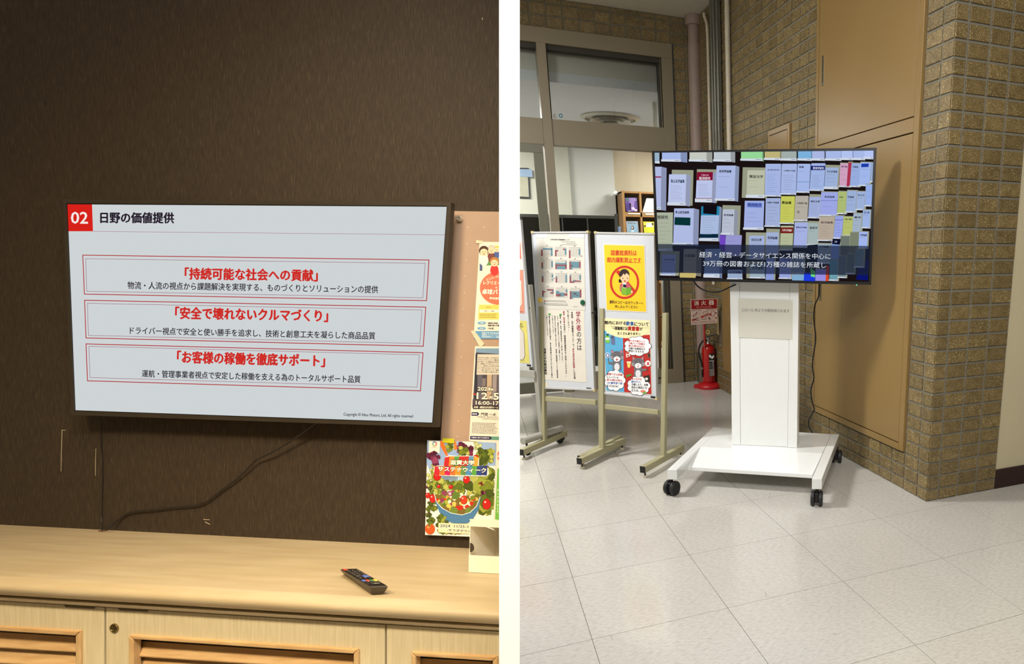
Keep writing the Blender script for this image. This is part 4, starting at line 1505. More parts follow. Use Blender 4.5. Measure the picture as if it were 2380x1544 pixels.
def art1(S):
    S.poly([(432, 400), (812, 400), (850, 835), (482, 835)], (112, 84, 160), 1)
    S.poly([(560, 400), (740, 400), (720, 800), (600, 800)], (158, 128, 190), 2)
    S.poly([(480, 580), (620, 570), (620, 830), (490, 832)], (82, 60, 140), 2)
    S.oval(510, 455, 42, 50, (80, 130, 110), 3); S.oval(765, 462, 38, 36, (206, 200, 220), 3); S.oval(765, 462, 24, 22, (112, 84, 160), 4)
    S.oval(700, 740, 60, 40, (232, 214, 236), 3, rot=35); S.oval(780, 790, 40, 36, (240, 220, 232), 3); S.oval(580, 825, 45, 20, (240, 236, 240), 4, a0=180, a1=360)


def art3(S):
    S.poly([(470, 1130), (840, 1135), (872, 1470), (500, 1470)], (176, 190, 202), 1)
    S.poly([(540, 1240), (800, 1240), (820, 1470), (540, 1470)], (150, 186, 210), 2)
    S.text('SHIGA', (525, 1192), (785, 1196), 62, (84, 96, 104), 3, .02)
    S.oval(672, 1340, 46, 66, (64, 46, 44), 3); S.oval(666, 1335, 28, 36, (238, 206, 190), 4); S.poly([(640, 1400), (700, 1400), (720, 1470), (625, 1470)], (214, 230, 240), 4)


def art4(S):
    S.poly([(1005, 1140), (1345, 1150), (1350, 1490), (1035, 1480)], (226, 214, 70), 1)
    S.poly([(1100, 1180), (1270, 1185), (1275, 1320), (1105, 1310)], (226, 226, 222), 2)
    S.oval(1060, 1285, 36, 30, (96, 84, 60), 3); S.oval(1300, 1220, 30, 40, (70, 70, 76), 3); S.oval(1295, 1300, 40, 30, (236, 196, 180), 4)
    S.poly([(1030, 1330), (1345, 1340), (1350, 1490), (1035, 1480)], (218, 220, 50), 2)
    S.text('お知らせ', (1110, 1215), (1220, 1217), 26, (120, 120, 120), 3, .01, 1)


magazine([(430, 400), (812, 400), (852, 838), (482, 838)], ('purple_cover', (112, 84, 160)), 'purple magazine in the top left cell of the oak shelf', art1)
magazine([(1110, 415), (1330, 425), (1335, 862), (985, 852)], ('white_cover', (246, 246, 246)), 'plain white sheet in the top cell of the oak shelf beside the television', lambda S: S.oval(1180, 560, 14, 14, (240, 240, 242), 1))
magazine([(470, 1130), (840, 1135), (872, 1560), (505, 1560)], ('pale_blue_cover', (176, 190, 202)), 'pale blue magazine with a dark-haired person on its cover, second row of the shelf', art3)
magazine([(1005, 1140), (1345, 1150), (1350, 1560), (1045, 1560)], ('yellow_cover', (226, 214, 70)), 'yellow leaflet in the second row of the oak shelf beside the television', art4)
SL = Surf((0, YS - .003, 0), (0, 1, 0))
for q, lab in (([(535, 875), (912, 880), (918, 922), (540, 915)], 'blank white label strip under the purple magazine'), ([(1070, 885), (1335, 890), (1335, 942), (1075, 935)], 'white label strip with tiny print under the white sheet')):
    tag(MB().slab(SL, [c5(*p) for p in q], .004, 0).build('shelf_label', M_paper), lab, 'label')
cs_ = Surf((0, YS - .2, 0), (0, 1, 0))
cx_ = cs_.at(*c5(215, 1400)).x
cst = thing('card_stand', (cx_, YS - .2, 0), 'small blue card on a thin stand, left of the oak shelf', 'card')
bsg = MB().slab(cs_, [c5(*p) for p in [(125, 1300), (305, 1300), (305, 1560), (130, 1560)]], .01, 0).build('card', pm('blue_grey_card', (128, 150, 186), rough=.5), cst)
MB().aabb(cx_ - .008, YS - .198, .01, cx_ + .008, YS - .184, cs_.at(*c5(215, 1450)).z).build('pole', M_shd, cst)
MB().aabb(cx_ - .12, YS - .30, 0, cx_ + .12, YS - .10, .012).build('base', M_shd, cst)
Sx = Print(Surf((0, YS - .2, 0), (0, 1, 0)), .0105, .0004, c5)
Sx.text('館内', (165, 1368), (240, 1368), 30, (50, 56, 80), 1, .02, 1)
Sx.scribble(150, 1400, 290, 1450, 2, (90, 104, 140), 1, 5)
Sx.build('lettering', bsg)
tag(MB().lathe(SS.at(*c5(248, 175)) + V((0, .25, -.045)), V((0, 0, 1)), [(.012, 0), (.034, .015), (.036, .035), (.02, .06), (.002, .065)], 16).build('wall_dome', pm('white_dome', (240, 240, 236), rough=.3), smooth=True), 'small white round thing at the top left corner of the oak shelf', 'dome')

# framed poster far left behind the sliding leaf
SF = Surf((0, YI - .055, 0), (0, 1, 0))
c3 = crop(1200, 320, 3.861)
fp = thing('picture_frame', SF.at(*c3(60, 540)), 'dark rounded picture frame with a pale blue band behind the sliding door glass', 'picture frame')
MB().slab(SF, [c3(*p) for p in [(-60, 268), (112, 272), (126, 545), (-50, 535)]], .02, 0).build('frame', pm('dark_blue_grey_frame', (60, 64, 72), rough=.4), fp, bevel=.006)
MB().slab(SF, [c3(*p) for p in [(-60, 280), (100, 284), (114, 533), (-50, 525)]], .022, .018).build('print_sheet', pm('aged_print', (176, 172, 150), rough=.5), fp)
MB().slab(SF, [c3(*p) for p in [(-60, 282), (140, 284), (146, 355), (-50, 345)]], .026, .022).build('blue_band', pm('pale_blue_band', (150, 170, 196), rough=.4), fp)

# dark display board seen between the easels
YD = YB + 1.0
SD = Surf((0, YD, 0), (0, 1, 0))
xa, xb, ztop = SD.at(1290, 507).x, SD.at(1427, 500).x, SD.at(1427, 502).z
db = thing('display_board', ((xa + xb) / 2, YD, 0), 'black partition board with a grey metal frame behind the entrance glass', 'display board')
M_bl = pm('black_gloss_panel', (16, 15, 15), rough=.2)
M_gm = pm('grey_metal_post', (120, 120, 116), rough=.35, metal=.5)
MB().aabb(xa - .35, YD, .06, xb, YD + .02, ztop - .025).build('panel', M_bl, db)
MB().aabb(xa - .35, YD - .01, ztop - .03, xb, YD + .03, ztop).build('top_rail', M_gm, db)
MB().aabb(xb - .0, YD - .015, 0, xb + .035, YD + .03, ztop + .02).build('post', M_gm, db, bevel=.004)
MB().aabb(xa - .39, YD - .015, 0, xa - .35, YD + .03, ztop + .02).build('post', M_gm, db, bevel=.004)
for px in (1307, 1365.5):
    xx = SD.at(px, 520).x
    MB().aabb(xx - .006, YD - .006, .06, xx + .006, YD, ztop - .03).build('joint_strip', M_gm, db)
xq = SD.at(1243, 520).x

# ------------------------------------------------------------------ pipes in the corner
M_pipe = pm('mauve_brown_pipe_paint', (150, 130, 120), rough=.5, var=.03)
px_ = Surf((0, YB - .075, 0), (0, 1, 0))
pr = .066
pxc = (px_.at(1597, 100).x + px_.at(1622, 100).x) / 2 + .012
dp = thing('drain_pipe', (pxc, YB - .075, 0), 'mauve brown drainpipe running down the corner behind the television', 'pipe')
MB().lathe(V((pxc, YB - .085, 0)), V((0, 0, 1)), [(pr - .006, .31), (pr - .006, 3.13)], 28).build('pipe_body', M_pipe, dp, smooth=True)
MB().lathe(V((pxc, YB - .085, 0)), V((0, 0, 1)), [(pr - .012, 3.13), (pr - .012, 3.29)], 28).build('neck', M_pipe, dp, smooth=True)
MB().lathe(V((pxc, YB - .085, 0)), V((0, 0, 1)), [(pr + .01, 3.28), (pr + .014, 3.30), (pr + .014, ZC - .002)], 28).build('collar', M_pipe, dp, smooth=True)
MB().lathe(V((pxc, YB - .085, 0)), V((0, 0, 1)), [(pr - .004, .0), (pr - .004, .31)], 28).build('steel_shoe', pm('brushed_steel_shoe', (120, 112, 96), rough=.35, metal=.7), dp, smooth=True)
M_wp = pm('white_pipe_paint', (196, 186, 164), rough=.4)
SWc = Surf((XW - .03, 0, 0), (1, 0, 0))


def vpipe(y, r, z0, z1, name, mat, label, cat='pipe', x=None):
    x = x or XW - r - .012
    t = MB().tube([V((x, y, z0)), V((x, y, (z0 + z1) / 2)), V((x, y, z1))], r, 12).build(name, mat, smooth=True)
    return tag(t, label, cat)


tag(MB().tube([V((XW - .03, 6.06, 3.30)), V((XW - .03, 6.05, 3.27)), V((XW - .03, 5.99, 3.20)), V((XW - .03, 5.975, 3.1)), V((XW - .03, 5.975, 1.0))], .014, 12).build('thin_conduit', M_wp, smooth=True), 'thin white conduit with a bent top between the drainpipe and the steel channel', 'pipe')
vpipe(5.485, .021, 1.30, ZC - .002, 'riser_pipe', M_wp, 'white riser pipe in front of the brick wall, right of the steel channel')
ch = thing('steel_channel', (XW, 5.775, 0), 'grey steel channel fixed upright on the brick wall above the television', 'channel')
M_st = pm('brushed_steel_channel', (120, 118, 108), rough=.35, metal=.6)
MB().aabb(XW - .05, 5.69, 1.31, XW - .014, 5.87, ZC - .002).build('web', M_st, ch, bevel=.003)
MB().aabb(XW - .062, 5.735, 1.31, XW - .05, 5.79, ZC - .002).build('rib', M_st, ch, bevel=.003)
MB().aabb(XW - .058, 5.815, 1.31, XW - .05, 5.85, ZC - .002).build('rib', M_st, ch, bevel=.003)

# ------------------------------------------------------------------ fire extinguisher and its sign
M_red = pm('red_gloss_paint', (176, 14, 14), rough=.25, var=.02, coat=.4)
M_redp = pm('red_plastic_base', (188, 22, 30), rough=.4, var=.02)
M_black = pm('black_rubber', (18, 18, 18), rough=.45)
M_silver = pm('silver_metal', (176, 172, 162), rough=.3, metal=.8)
eb = (floor_at(*s8(490, 1440)))
fe = thing('fire_extinguisher', (eb.x, eb.y, 0), 'red fire extinguisher with black hose standing in the corner', 'fire extinguisher')
SE = Surf(eb, V((-.25, -1, 0)))
up = V((0, 0, 1))


def ez(x, y):
    return SE.at(*s8(x, y)).z


re_ = (SE.at(*s8(585, 1100)) - SE.at(*s8(413, 1100))).length / 2
z1_, z2_ = ez(500, 900), ez(500, 1390)
MB().lathe(V((eb.x, eb.y, 0)), up, [(re_ * .9, z2_ - .02), (re_, z2_ - .01), (re_, z1_ - .05), (re_ * .93, z1_ - .02), (re_ * .72, z1_), (re_ * .38, z1_ + .012), (re_ * .36, z1_ + .02)], 32).build('cylinder', M_red, fe, smooth=True)
rb = (SE.at(*s8(668, 1430)) - SE.at(*s8(350, 1430))).length / 2
MB().lathe(V((eb.x, eb.y, 0)), up, [(rb * .96, 0.001), (rb, .01), (rb * .97, .03), (rb * .82, .045), (rb * .72, .05), (re_ * 1.02, .055)], 32).build('base_stand', M_redp, fe, smooth=True)
lf_ = V((-CR.x, -CR.y, 0))
tipd = (lf_ + V((0, -.15, 0))).normalized()
sd = tipd.cross(up)
q_ = V((eb.x, eb.y, .002))
A = [q_ + tipd * rb * .7 + sd * .05, q_ + tipd * rb * 1.24 + sd * .018, q_ + tipd * rb * 1.24 - sd * .018, q_ + tipd * rb * .7 - sd * .05]
MB().hexa(A, [p + up * .03 for p in A]).build('foot_pedal', M_redp, fe, bevel=.004)
MB().lathe(V((eb.x, eb.y, z1_ + .008)), up, [(.021, 0), (.021, .012), (.016, .018), (.016, .05), (.02, .055), (.02, .07)], 16).build('valve', M_silver, fe, smooth=True)
side = V((CR.x, CR.y, 0))
vt = V((eb.x, eb.y, z1_ + .078))
MB().box(vt - side * .022 - V((0, .008, .004)), side * .10 + up * .03, V((0, .018, 0)), up * .008).build('lever', M_black, fe, bevel=.002)
MB().box(vt - side * .01 - V((0, .008, .03)), side * .085 - up * .018, V((0, .018, 0)), up * .007).build('carry_handle', M_black, fe, bevel=.002)
ringc = vt + up * .052 - side * .002
MB().tube([ringc + (side * math.cos(a) + up * math.sin(a)) * .016 for a in [2 * math.pi * i / 18 for i in range(19)]], .0042, 6, cap=False).build('pin_ring', pm('yellow_pin_ring', (214, 180, 90), rough=.4), fe, smooth=True)
fwd = V((-.25, -1, 0)).normalized()
MB().lathe(vt - up * .028 + fwd * .02, fwd, [(.012, 0), (.012, .006), (.003, .007)], 16).build('pressure_gauge', M_silver, fe, smooth=True)
hose = [SE.at(*s8(x, y)) for x, y in [(450, 826), (410, 835), (372, 880), (350, 950), (358, 1030), (382, 1100), (396, 1180), (398, 1260)]]
hose = [p + fwd * .03 for p in hose]
hose[0] = vt - up * .03 + lf_ * .015
cable(hose, .0085, 'hose', M_black, fe, n=10)
MB().tube([hose[-1] - up * -.01, hose[-1] - up * .03], [.010, .006], 10).build('nozzle', M_black, fe, smooth=True)
MB().tube([hose[-2] + up * .004, hose[-2] - up * .012], .0105, 10).build('hose_clip', M_silver, fe, smooth=True)
# label wrapped on the cylinder
SLb = Surf(V((eb.x, eb.y, 0)) + fwd * re_, fwd)
S = Print(SLb, .0, .0003, s8)
S.poly([(482, 1005), (552, 1003), (556, 1290), (488, 1298)], (26, 22, 22), 1)
S.poly([(490, 1205), (550, 1200), (553, 1288), (493, 1294)], (140, 128, 120), 2)
S.oval(500, 1040, 14, 22, (236, 232, 226), 2, rot=-30); S.oval(532, 1050, 12, 26, (236, 232, 226), 2, rot=35)
S.text('粉末消火器', (488, 1100), (548, 1098), 16, (220, 214, 206), 2, .02, 1)
S.vtext('ABC', (536, 1110), (540, 1195), 14, (226, 220, 214), 2, .03, 1)
S.scribble(488, 1120, 526, 1195, 4, (190, 180, 172), 2, 4)
S.scribble(494, 1215, 548, 1284, 4, (50, 44, 44), 3, 5)
lb = S.build('label', fe)
SG2 = Surf(V((1.95, 5.80, 0)), V((.12, -1, 0)))
# red pipe section behind
tag(MB().tube([Surf((0, 6.2, 0), (0, 1, 0)).at(1641, 895) * 1.0, V((SG2.at(1638, 740).x, 5.818, .78))], .010, 10).build('red_marker_post', pm('red_post_paint', (196, 60, 52), rough=.5), smooth=True), 'slim red post carrying the fire extinguisher sign', 'post')
sg = MB().slab(SG2, [s8(*p) for p in [(250, 312), (592, 298), (592, 612), (258, 638)]], .004, 0).build('extinguisher_sign', pm('cream_sign_plate', (222, 196, 184), rough=.4, var=.01))
tag(sg, 'red and cream sign reading 消火器 above the fire extinguisher', 'sign')
S = Print(SG2, .0042, .0005, s8)
DR = (148, 16, 24)
S.poly([(256, 320), (586, 305), (587, 424), (260, 438)], DR, 1)
for t, x0, x1, y in [('消', 292, 354, 360), ('火', 384, 448, 355), ('器', 480, 550, 352)]:
    S.text(t, (x0, y), (x1, y - 2), 60, (240, 226, 214), 2, .02)
S.text('FIRE EXTINGUISHER', (318, 413), (516, 404), 17, (226, 150, 140), 2, .01, 1)
S.text('消火器の正しい使い方', (262, 452), (384, 446), 12, (120, 40, 40), 1, .02, 1)
S.text('安全栓をぬき取ります', (452, 444), (580, 436), 12, (110, 40, 44), 1, .02, 1)
for x in (366, 478):
    S.line((x, 456), (x + 4, 624), 2, (150, 90, 90), 1)
S.path([(285, 505), (290, 545), (280, 520), (296, 500), (310, 520), (320, 490), (340, 480), (322, 470), (316, 500), (334, 510)], 5, (120, 40, 44), 1)
S.poly([(266, 566), (300, 558), (302, 580), (268, 586)], (160, 40, 46), 1); S.poly([(300, 560), (354, 538), (352, 546), (305, 570)], (110, 50, 56), 1); S.poly([(300, 566), (356, 572), (354, 580), (302, 576)], (110, 50, 56), 1)
S.poly([(378, 530), (410, 512), (420, 536), (388, 552)], (190, 40, 46), 1); S.poly([(415, 515), (470, 478), (476, 510), (430, 540)], (150, 60, 64), 2)
for i in range(4): S.line((428 + i * 12, 500 - i * 6), (436 + i * 12, 536 - i * 6), 3, (226, 196, 184), 3)
S.path([(405, 500), (415, 470), (450, 460), (470, 468)], 4, (90, 40, 46), 1)
S.path([(388, 562), (430, 566), (456, 548)], 5, (90, 40, 46), 1)
S.poly([(484, 495), (510, 485), (512, 512), (486, 520)], (180, 40, 46), 1); S.frame([(512, 462), (552, 458), (556, 520), (514, 524)], 4, (140, 60, 64), 1)
for x, y in ((486, 545), (570, 480), (572, 545), (500, 560)): S.blob(x, y, 10, (90, 36, 42), 1, 8, .5)
S.scribble(272, 598, 356, 616, 2, (150, 100, 100), 1, 3, -3); S.scribble(380, 590, 474, 610, 2, (150, 100, 100), 1, 3, -3); S.scribble(490, 584, 576, 604, 2, (150, 100, 100), 1, 3, -3)
S.build('sign_print', sg)

# ------------------------------------------------------------------ easels
M_beige = pm('beige_painted_steel', (166, 160, 126), rough=.42, var=.03, scale=5)
M_frm = pm('white_aluminium_edge', (214, 214, 214), rough=.3, metal=.35)
M_wbd = pm('white_board_face', (204, 208, 213), rough=.28, var=.01)
M_corner = pm('cream_plastic_corner', (196, 180, 132), rough=.5)
M_foot = pm('cream_rubber_foot', (214, 206, 184), rough=.6)
M_blackp = pm('black_plastic_cap', (20, 18, 18), rough=.5)
UP = V((0, 0, 1))


def easel(PL, PR, label, board, posttop, barpx, knobs, feet, lean=.114):
    w_ = (PR - PL).normalized()
    d_ = V((-w_.y, w_.x, 0))
    if d_.dot(V((0, 1, 0))) < 0: d_ = -d_
    t_ = (UP + d_ * lean).normalized()
    n_ = w_.cross(t_)
    E = Surf(PL, n_)
    rt = Matrix((w_, d_, UP)).transposed()
    root = thing('easel', (PL + PR) / 2, label, 'easel', 'steel easels holding white notice boards', rt)
    for P, ytop, base in ((PL, posttop[0], feet[0]), (PR, posttop[1], feet[1])):
        hh = (E.at(*ytop) - P).dot(t_)
        p0 = P - w_ * .015 - d_ * .015 + UP * .07
        MB().box(p0, w_ * .03, d_ * .03, t_ * (hh - .07)).build('post', M_beige, root, rt, bevel=.002)
        a_, b_ = base
        f0, f1 = P - d_ * a_, P + d_ * b_
        f = MB().box(f0 - w_ * .018 + UP * .034, w_ * .036, f1 - f0, UP * .04).build('foot_bar', M_beige, root, rt, bevel=.002)
        MB().box(f0 - w_ * .0175 - d_ * .004 + UP * .0345, w_ * .035, d_ * .004, UP * .039).build('end_cap', M_blackp, f, rt)
        for q in (f0 + d_ * .022, f1 - d_ * .022):
            MB().lathe(V((q.x, q.y, 0)), UP, [(.005, .012), (.005, .036)], 8).build('leveller', M_blackp, f, rt)
            MB().lathe(V((q.x, q.y, 0)), UP, [(.015, 0.0005), (.016, .006), (.008, .013)], 14).build('rubber_foot', M_foot, f, rt, smooth=True)
    MB().slab(E, barpx, .012, -.012).build('cross_bar', M_beige, root, rt, bevel=.002)
    for k in knobs:
        c = E.at(*k)
        MB().lathe(c + w_ * .0 , w_, [(.006, -.012), (.006, .0), (.012, .002), (.013, .012), (.009, .016)], 12).build('clamp_knob', M_blackp, root, rt, smooth=True)
    # board
    bd_ = MB().slab(E, board, .010, -.008).build('board', M_wbd, root, rt)
    Q = [V(p) for p in board]
    c = sum(Q, V((0, 0))) / 4
    inn = [Q[i] + (c - Q[i]).normalized() * (4.6 if i != 9 else 4) for i in range(4)]
    for i in range(4):
        j = (i + 1) % 4
        MB().slab(E, [Q[i], Q[j], inn[j], inn[i]], .015, -.010).build('edge_strip', M_frm, bd_, rt, bevel=.001)
    for i in range(4):
        MB().slab(E, [Q[i] + V((dx, dy)) for dx, dy in ((-1.5, -1.5), (4, -1.5), (4, 4), (-1.5, 4))] if i == 0 else
                  [Q[i] + V((dx, dy)) for dx, dy in (((-4, -1.5), (1.5, -1.5), (1.5, 4), (-4, 4)) if i == 1 else ((-4, -4), (1.5, -4), (1.5, 1.5), (-4, 1.5)) if i == 2 else ((-1.5, -4), (4, -4), (4, 1.5), (-1.5, 1.5)))],
                  .0165, -.011).build('corner_cap', M_corner, bd_, rt, bevel=.001)
    return root, E, rt, bd_


A_ = floor_at(1266, 1043); A_r = floor_at(1399, 1066)
e1, E1, R1, bd1 = easel(floor_at(1267, 1046), floor_at(1400, 1059), 'left easel with a library calendar and a vertical notice on its board',
                        [(1235, 538.7), (1366, 537.6), (1381.4, 908.8), (1255.7, 903.6)], ((1244, 712), (1386, 711)),
                        [(1258.5, 921), (1384, 930), (1384, 942), (1258.5, 932.5)], [(1238, 726)], ((.24, .24), (.25, .24)))
e2, E2, R2, bd2 = easel(floor_at(1402, 1066), floor_at(1543, 1084), 'right easel with a yellow poster above a poster of two cats',
                        [(1381.7, 539.1), (1520.3, 541.7), (1525.5, 929.2), (1397.2, 916.2)], ((1390, 716), (1532, 727)),
                        [(1393, 938.5), (1529, 953.5), (1529, 964.5), (1393, 950)], [(1379, 727), (1540, 736)], ((.24, .24), (.24, .24)))

# papers on the left easel
s6 = crop(1200, 520, 3.858)
ca = sheet('calendar_sheet', [s6(*p) for p in [(182, 92), (610, 97), (618, 778), (200, 765)]], .0105, 'library opening calendar sheet with twelve small months on the left easel', 'notice', pm('cream_notice_paper', (214, 209, 197), rough=.6, var=.01), E1, R1)
S = Print(E1, .0119, .0003, s6)
S.text('2024年度 滋賀大学附属図書館カレンダー', (305, 142), (480, 146), 12, (30, 30, 34), 1, .02, 1)
S.scribble(402, 158, 552, 168, 1, (70, 70, 74), 1, 3, 2); S.scribble(447, 172, 540, 180, 1, (70, 70, 74), 1, 3, 2); S.scribble(402, 184, 552, 194, 1, (70, 70, 74), 1, 3, 2)
RDc, BLc = (150, 62, 78), (92, 146, 164)
CAL = [  # month grids: (colour, x0, y0, x1, y1) in sevenths/sixths
    [(BLc, 1, 1, 7, 2), (BLc, 6, 1, 7, 6), (RDc, 0, 2, 1, 6), (BLc, 0, 2.5, 1, 3.2)],
    [(RDc, 0, 2, 2, 3), (RDc, 0, 3, 1, 6), (RDc, 5, 1, 6, 2), (BLc, 6, 1, 7, 5)],
    [(RDc, 0, 2, 1, 7), (BLc, 6, 1, 7, 5)],
    [(RDc, 0, 2, 1, 6), (BLc, 6, 1.2, 7, 5), (BLc, 0, 5, 1, 6)],
    [(BLc, 0, 2, 7, 3), (RDc, 0, 3, 7, 4), (RDc, 0, 3, 1, 6), (BLc, 1, 4, 6, 6), (RDc, 6, 2.4, 7, 6), (BLc, 6, 1, 7, 2)],
    [(RDc, 0, 1, 1, 6), (BLc, 1, 1, 6, 5), (RDc, 6, 1, 7, 5), (RDc, 1, 3, 2, 4.4), (BLc, 1, 5, 2, 6)],
    [(RDc, 0, 3, 1, 6), (BLc, 0, 2, 1, 3), (BLc, 6, 1, 7, 3), (BLc, 6, 4, 7, 5)],
    [(RDc, 0, 3, 1, 6), (BLc, 0, 2, 1, 3), (BLc, 6, 1, 7, 6)],
    [(BLc, 0, 1, 1, 2), (RDc, 0, 2, 1, 6), (RDc, 1, 5, 3, 6), (BLc, 6, 1, 7, 4), (BLc, 2, 4.3, 4, 5), (RDc, 3, 4.6, 7, 5.4)],
    [(RDc, 3, 1, 7, 2), (RDc, 0, 2, 1, 5), (RDc, 1, 2.4, 2, 3.2), (RDc, 5, 3, 7, 4), (BLc, 0, 5, 1, 6), (BLc, 6, 2, 7, 3)],
    [(BLc, 6, 1, 7, 3), (BLc, 0, 2, 2, 4), (BLc, 2, 3, 5, 5.6), (RDc, 0, 4, 3, 5.6), (RDc, 5, 3.6, 7, 5)],
    [(RDc, 0, 2, 1, 7), (RDc, 6, 1, 7, 6), (BLc, 1, 2, 6, 6), (RDc, 2, 3, 4, 4), (RDc, 4, 4, 5, 5), (BLc, 0, 6, 2, 6.8)]]
mi = 0
for rI, y0 in enumerate((205, 320, 440, 572)):
    for cI, x0 in enumerate((222, 346, 471)):
        x0 += rI * 3
        y0c = y0 + cI * 3
        cw, chh = 102 / 7, 84 / 6
        S.rect(x0, y0c, x0 + 102, y0c + 84, (226, 222, 210), 1, 1, 3)
        for c, a, b_, c_, d in CAL[mi]:
            S.rect(x0 + a * cw, y0c + b_ * chh, x0 + c_ * cw, y0c + d * chh, c, 2, 0, (c_ - a) * .4)
        for k in range(8):
            S.line((x0 + k * cw, y0c), (x0 + k * cw + 1, y0c + 84), 1.0, (150, 146, 140), 3)
        for k in range(7):
            S.line((x0, y0c + k * chh), (x0 + 102, y0c + k * chh + 3), 1.0, (150, 146, 140), 3)
        for k in range(6):
            for l in range(7):
                S.rect(x0 + (l + .35) * cw, y0c + (k + .35) * chh, x0 + (l + .65) * cw, y0c + (k + .65) * chh, (90, 84, 84), 4)
        S.text('%d月' % ((mi + 3) % 12 + 1), (x0 + 44, y0c - 10), (x0 + 58, y0c - 10), 8, (40, 40, 44), 1, .03, 1)
        mi += 1
S.line((578, 290), (592, 291), 5, (40, 40, 44), 1); S.line((334, 491), (346, 491), 5, (40, 40, 44), 1)
S.rect(250, 690, 263, 702, RDc, 1); S.rect(248, 712, 262, 724, BLc, 1)
S.scribble(270, 684, 450, 704, 2, (60, 60, 64), 1, 3, 4); S.scribble(268, 712, 492, 734, 2, (60, 60, 64), 1, 3.4, 6); S.scribble(510, 742, 556, 750, 1, (60, 60, 64), 1, 2.5)
S.build('calendar_print', ca, rot=R1)
no = sheet('notice_sheet', [s6(*p) for p in [(204, 765), (606, 780), (630, 1424), (240, 1398)]], .0103, 'white notice sheet with red and black vertical Japanese writing on the left easel', 'notice', M_paper, E1, R1, .0008)
S = Print(E1, .0113, .0003, s6)
S.vtext('学外者', (553, 786), (560, 962), 42, (150, 30, 66), 1, .015, 2)
S.vtext('の方は', (561, 972), (566, 1136), 42, (34, 30, 36), 1, .01, 2)
TX = (50, 46, 48)
for t, p, q, wd, c in [('来館時、必ず図書館カウンターで「', (498, 790), (512, 1112), 17, TX), ('学外者利用記録簿', (511, 1118), (517, 1296), 17, (160, 40, 70)), ('」に氏名等', (518, 1300), (524, 1394), 17, TX),
                       ('をご記入ください。', (462, 778), (473, 958), 15, TX), ('調査・研究等', (425, 785), (430, 892), 15, (160, 40, 70)), ('を目的に、図書館所蔵資料をご利用いただけます。', (431, 898), (449, 1372), 15, TX),
                       ('閲覧・複写・貸出（図書館利用者カード発行後）ができます。', (394, 826), (414, 1244), 10, TX), ('ただし、授業以外の学習については事前にご連絡ください。', (370, 826), (390, 1240), 10, TX),
                       ('利用できない資料もありますので、事前に図書館ＨＰから蔵書検索', (345, 826), (370, 1386), 11, TX), ('でお知らせいたします。', (322, 824), (334, 996), 9, TX),
                       ('館内閲覧のみ利用の場合、身分証明書またはそれに代わる物を', (296, 826), (320, 1384), 11, TX), ('お預かりすることがあります。', (273, 824), (284, 1020), 9, TX),
                       ('滋賀大学附属図書館', (256, 1118), (264, 1354), 22, TX)]:
    S.vtext(t, p, q, wd, c, 1, .025)
S.rect(288, 806, 308, 822, (70, 150, 60), 2); S.rect(386, 810, 406, 826, (70, 150, 60), 2)
S.build('lettering', no, rot=R1)
MB().slab(E1, [s6(*p) for p in [(228, 1420), (280, 1424), (282, 1462), (232, 1458)]], .011, .010).build('sticker', pm('beige_sticker', (226, 214, 184), rough=.6), bd1, R1)
MB().slab(E1, [s6(*p) for p in [(628, 1470), (672, 1474), (672, 1486), (628, 1482)]], .011, .010).build('maker_plate', M_blackp, bd1, R1)
for q in ([(172, 94), (276, 92), (280, 130), (176, 124)], [(472, 92), (604, 92), (606, 128), (472, 124)]):
    MB().slab(E1, [s6(*p) for p in q], .0128, .0122).build('tape', pm('white_paper_tape', (240, 240, 238), rough=.5), ca, R1)
for (x, y), nm, c, lab in (((214, 686), 'yellow', (236, 200, 90), 'round yellow magnet on the left edge of the calendar sheet'), ((597, 708), 'green', (24, 84, 58), 'round dark green magnet on the right edge of the calendar sheet')):
    X, Y = s6(x, y)
    tag(MB().lathe(E1.at(X, Y, .0118), E1.n, [(.0165, 0), (.0175, .003), (.015, .0075), (.008, .0095), (.001, .010)], 24).build('magnet', pm(nm + '_magnet_plastic', c, rough=.25, coat=.4), rot=R1, smooth=True), lab, 'magnet')

# posters on the right easel
s7 = crop(1370, 530, 3.858)
yp = sheet('poster', [s7(*p) for p in [(122, 144), (496, 152), (516, 760), (150, 742)]], .0105, 'yellow poster with a red no-photography ring on the right easel', 'poster', M_paper, E2, R2)
S = Print(E2, .0119, .0003, s7)
YE = (244, 196, 34)
S.poly([(130, 152), (489, 160), (508, 752), (156, 734)], YE, 1)
DRc = (196, 44, 26)
S.text('図書館資料は', (194, 221), (423, 223), 44, DRc, 2, .03); S.line((195, 244), (424, 245), 3.5, DRc, 2)
S.text('館内撮影禁止です', (158, 284), (462, 290), 44, DRc, 2, .03); S.line((160, 305), (464, 312), 3.5, DRc, 2)
S.poly([(236, 396), (262, 378), (420, 570), (398, 592)], DRc, 2)
S.ring(314, 488, 132, 150, 20, DRc, 3, 44)
SK = (246, 196, 150)
S.poly([(262, 460), (286, 460), (290, 490), (264, 490)], (40, 24, 22), 4); S.oval(272, 474, 10, 14, (40, 24, 22), 4)
S.oval(312, 418, 46, 50, (44, 28, 24), 5); S.oval(318, 446, 40, 46, SK, 6); S.poly([(272, 418), (276, 396), (300, 378), (332, 378), (354, 398), (352, 420), (330, 404), (318, 424), (306, 408), (284, 440)], (44, 28, 24), 7)
S.oval(300, 452, 4, 6, (40, 24, 22), 8, 10); S.oval(340, 452, 4, 6, (40, 24, 22), 8, 10); S.poly([(308, 470), (326, 470), (318, 490)], (170, 44, 36), 8)
S.poly([(272, 560), (272, 510), (296, 492), (350, 494), (372, 530), (372, 570), (300, 600)], (190, 84, 100), 5)
S.poly([(296, 492), (330, 494), (326, 540), (300, 536)], (244, 240, 236), 6); S.poly([(300, 505), (330, 508), (328, 536), (302, 532)], (28, 24, 30), 7)
